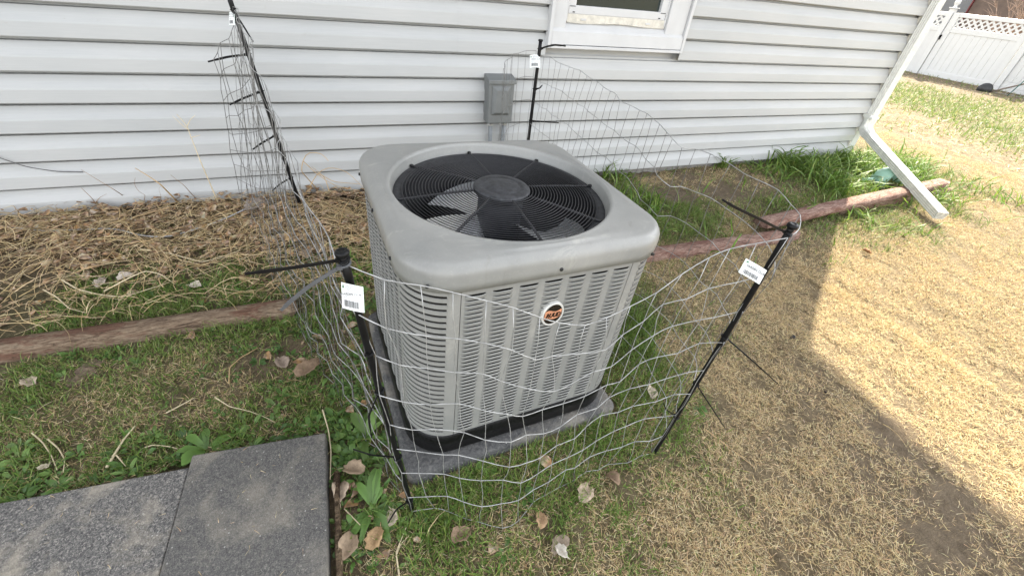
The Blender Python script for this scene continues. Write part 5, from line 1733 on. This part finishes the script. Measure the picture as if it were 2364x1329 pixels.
stalk_thing('pale upright stem at the corner of the smooth paver', [(-0.170,1.009,0.030), (-0.156,0.924,0.032), (-0.152,0.842,0.032), (-0.160,0.751,0.028)], .0026, 0)
stalk_thing('thin straw stem slanting over the dead leaves at lower left of the front stake', [(-0.130,0.658,0.016), (-0.096,0.602,0.021), (-0.066,0.555,0.016)], .0018, 0)
stalk_thing('pale twig rising at the bottom edge in front of the front stake', [(-0.015,0.443,0.011), (-0.014,0.500,0.010), (0.007,0.532,0.010), (0.023,0.555,0.010)], .0028, 0, [[(-0.014,0.494,0.010), (0.001,0.517,0.010), (0.027,0.532,0.007)]])
stalk_thing('dry stem lying on the bare lawn below the right stake', [(1.077,0.530,0.014), (1.099,0.468,0.015), (1.114,0.419,0.016), (1.136,0.359,0.013)], .0022, 1)
stalk_thing('short pale twig in the middle of the shaded bare ground', [(1.670,0.488,0.004), (1.664,0.421,0.009), (1.652,0.353,0.011)], .0022, 1)
stalk_thing('tuft of yellow stems bent beside the air conditioner and wall', [(-0.119,2.588,0.101), (-0.161,2.200,0.382), (-0.140,2.220,0.439), (-0.112,2.250,0.459), (-0.050,2.250,0.445), (-0.029,2.200,0.425)], .0034, 1,
            [[(-0.142,2.200,0.431), (-0.083,2.100,0.396), (-0.014,2.000,0.379), (0.084,1.900,0.394)], [(-0.124,2.000,0.388), (-0.079,2.100,0.417), (-0.029,2.100,0.435), (0.043,2.000,0.449), (0.101,1.900,0.410)], [(-0.081,2.100,0.406), (-0.021,2.050,0.380), (0.094,1.950,0.403)], [(-0.044,1.900,0.405), (-0.054,2.000,0.425), (-0.104,2.100,0.440)]])
stalk_thing('bright yellow stem standing left of the air conditioner corner', [(-0.034,2.153,0.091), (0.006,1.750,0.390), (0.028,1.750,0.418)], .0034, 1)

# single dead leaves
def dead_leaf(label, pos, size, az, colr, seed, fold=.3, group=None):
    r = random.Random(seed)
    n = 20
    mb = MB()
    rim = []
    for i in range(n):
        a = 2 * PI * i / n
        x = math.cos(a); yv = math.sin(a)
        wd = .78 * (1 - .28 * x)
        rad = (1 + r.uniform(-.10, .10) + (.06 if i % 2 else -.05)) * (1 + .30 * max(0, -x) ** 6)
        rim.append((x * size * .5 * rad, yv * size * .5 * wd * rad))
    def zf(x, y_):
        return fold * abs(y_) + .25 * fold * math.sin(x / size * 5 + seed) * size * .3 + .004
    fold = fold * 1.5
    vs = [(0, 0, .004)] + [(x * .5, y_ * .5, zf(x * .5, y_ * .5)) for x, y_ in rim] + [(x, y_, zf(x, y_) + r.uniform(-.002, .004)) for x, y_ in rim]
    fs = [(0, 1 + i, 1 + (i + 1) % n) for i in range(n)] + [(1 + i, 1 + n + i, 1 + n + (i + 1) % n, 1 + (i + 1) % n) for i in range(n)]
    mb.add(vs, fs)
    mb.tube([(size * .48, 0, .006), (size * .62, .004, .008), (size * .78, .006, .004)], [.0012, .001, .0007], 4)
    me = mb.mesh('dead_leaf', LEAFM, True)
    ca = me.color_attributes.new('Col', 'FLOAT_COLOR', 'POINT')
    for i in range(len(me.vertices)):
        k = 1 if i > n else .8
        ca.data[i].color = (colr[0] * k, colr[1] * k, colr[2] * k, 1)
    o = put('dead_leaf', me, None, pos)
    o.rotation_euler = (r.uniform(-.25, .25), r.uniform(-.25, .25), az)
    md = o.modifiers.new('thick', 'SOLIDIFY'); md.thickness = .0008
    tag(o, label, 'dead leaf', group)
T1, T2, T3, T4 = (.48, .375, .27), (.40, .295, .195), (.30, .205, .13), (.58, .48, .36)
dead_leaf('large pale tan leaf on the lawn in front of the mesh', (0.549,0.476,0.008), .062, .6, T1, 1)
dead_leaf('brown crumpled leaf just right of the large pale leaf', (0.653,0.485,0.006), .045, 2.0, T3, 2, .5)
dead_leaf('small torn orange tan leaf below the middle of the mesh', (0.384,0.451,0.006), .042, 1.2, (.46, .30, .17), 3, .5)
dead_leaf('brown folded leaf near the bottom edge, left of centre', (0.163,0.482,0.010), .052, .2, T3, 4, .6)
dead_leaf('broad greyish leaf with white fragment at the bottom edge', (0.404,0.366,0.007), .055, 3.6, (.38, .30, .22), 5, .2)
dead_leaf('small white leaf fragment lying on the broad greyish leaf', (0.403,0.349,0.016), .034, 5.0, (.66, .60, .50), 6, .4)
dead_leaf('orange brown leaf at the foot of the front left stake', (-0.058,0.554,0.012), .055, .9, (.44, .29, .15), 7, .4)
dead_leaf('tan leaf hanging among weeds right of the paver corner', (-0.096,0.758,0.029), .060, 2.6, T2, 8, .5)
dead_leaf('curled tan leaf against the edging board', (-0.140,0.703,0.019), .055, 4.6, T1, 9, .7)
dead_leaf('pale leaf low beside the edging board near the frame bottom', (-0.132,0.548,0.016), .060, 4.2, T2, 10, .5)
dead_leaf('small pale leaf beside the base of the front left stake', (-0.009,0.594,0.012), .040, 1.5, T4, 11, .3)
dead_leaf('large cracked brown leaf left of the leaning mesh', (-0.201,1.204,0.031), .085, .5, T3, 12, .5)
dead_leaf('greyish leaf on bare soil below the end of the left timber', (-0.300,1.278,0.017), .06, 1.9, (.40, .31, .24), 13, .4)
dead_leaf('cream leaf piece alone in the grass at far left', (-1.067,1.423,0.019), .050, 2.2, (.58, .47, .35), 14, .3)
dead_leaf('tiny round cream leaf near the worn paver', (-0.902,1.049,0.018), .022, .4, (.60, .52, .38), 15, .2)
dead_leaf('bright orange leaf inside the bunched mesh', (-0.243,2.079,0.088), .085, .9, (.50, .33, .16), 16, .4)
dead_leaf('big tan leaf leaning under the wire bunch', (-0.191,1.931,0.069), .085, 1.6, (.44, .34, .24), 17, .5)
dead_leaf('grey curled leaf heap at the base of the far left stake', (-0.413,2.381,0.119), .12, .7, (.34, .28, .23), 18, .6)
dead_leaf('brown leaf catching sun on the lawn right of the mesh', (3.077,1.245,0.012), .050, 2.3, (.28, .15, .07), 19, .6)
dead_leaf('white leaf scrap below the siding at left of the bed', (-0.990,1.922,0.060), .05, 1.3, (.56, .46, .38), 20, .3)
dead_leaf('pale stone coloured leaf in the middle of the bed', (-0.904,1.929,0.066), .055, .3, (.60, .52, .43), 21, .4)
dead_leaf('small pale leaf above the left timber near the mesh', (-0.650,1.829,0.044), .045, 2.7, (.62, .55, .44), 22, .3)
dead_leaf('pale crumpled leaf under the mesh right of the air conditioner', (0.985,0.730,0.015), .05, 1.1, (.58, .49, .38), 23, .4)

# a leafy weed by the paver corner and the grass tufts by the wall
def weed(label, pos, k, size, seed, asp=(.25, .4), g=None):
    r = np.random.default_rng(seed)
    st = rosettes(np.array([pos[0]]), np.array([pos[1]]), None, r, k, k + 1, (size, size * 1.05), asp, g or WG, .6)
    v, q, t, c = st
    v = v - np.array(pos)[None]
    o = put('leafy_weed', np_mesh('leafy_weed', v, q, t, c, WEEDM, True), None, pos)
    tag(o, label, 'weed')
weed('fresh green weed with broad leaves touching the seam of the two pavers', (-0.505,0.984,-0.004), 9, .085, 3)
weed('round leaved green weed by the front left corner of the pad', (0.067,0.746,-0.007), 6, .06, 4, (.6, .8))
weed('long leaved green dandelion between the edging board and the stake', (-0.057,0.638,0.002), 11, .10, 5, (.2, .28))
weed('dandelion with long narrow leaves left of the pad', (-0.045,0.876,0.001), 9, .09, 6, (.2, .3))
def tuft(label, pos, n, L, W, seed, spread=.05, lean=(.02, .6)):
    r = np.random.default_rng(seed)
    x = pos[0] + r.normal(0, spread, n); y = np.minimum(pos[1] + r.normal(0, spread, n), D - .03)
    st = blades(x, y, r.uniform(L * .55, L, n), r.uniform(W * .7, W, n), r.uniform(*lean, n), r.uniform(0, 2 * PI, n), shade(mixcol(GREEN + [(.16, .25, .05), (.20, .27, .07)], n, r), n, r, .2), r, 0, 6, .9)
    v, q, t, c = st
    o = put('grass_tuft', np_mesh('grass_tuft', v - np.array(pos)[None], q, t, c, GRASS), None, pos)
    tag(o, label, 'grass tuft')
tuft('tuft of light green drooping blades against the foundation', (3.078,2.598,0.049), 39, .24, 0.0150, 1, .03)
tuft('spiky green tuft standing behind the air conditioner corner', (1.889,2.688,0.051), 21, .22, 0.0112, 2, .02, (0, .3))
tuft('tall dark green blades leaning on the siding left of the big clump', (3.760,2.494,0.048), 45, .34, 0.0175, 3, .05, (.05, .5))
tuft('big clump of long green blades below the siding near the corner', (3.952,2.309,0.049), 195, .30, 0.0175, 4, .16, (.05, .8))
tuft('sunlit yellow green clump at the house corner under the downspout', (4.577,2.348,0.055), 165, .28, 0.0150, 5, .14, (.05, .8))
tuft('grass clump spilling over the far end of the split timber', (4.644,1.683,0.020), 90, .20, 0.0137, 6, .09, (.1, .9))
tuft('bright grass sprig hanging over the front of the split timber', (3.555,1.609,0.025), 24, .16, 0.0125, 7, .04, (.3, .9))
tuft('thick blade tuft at the left foot of the air conditioner', (0.014,1.749,0.023), 18, .20, 0.0137, 8, .03, (.1, .6))
tuft('small dark green tuft in the straw at lower right', (0.621,0.383,-0.005), 90, .045, 0.0031, 9, .018, (.0, .7))
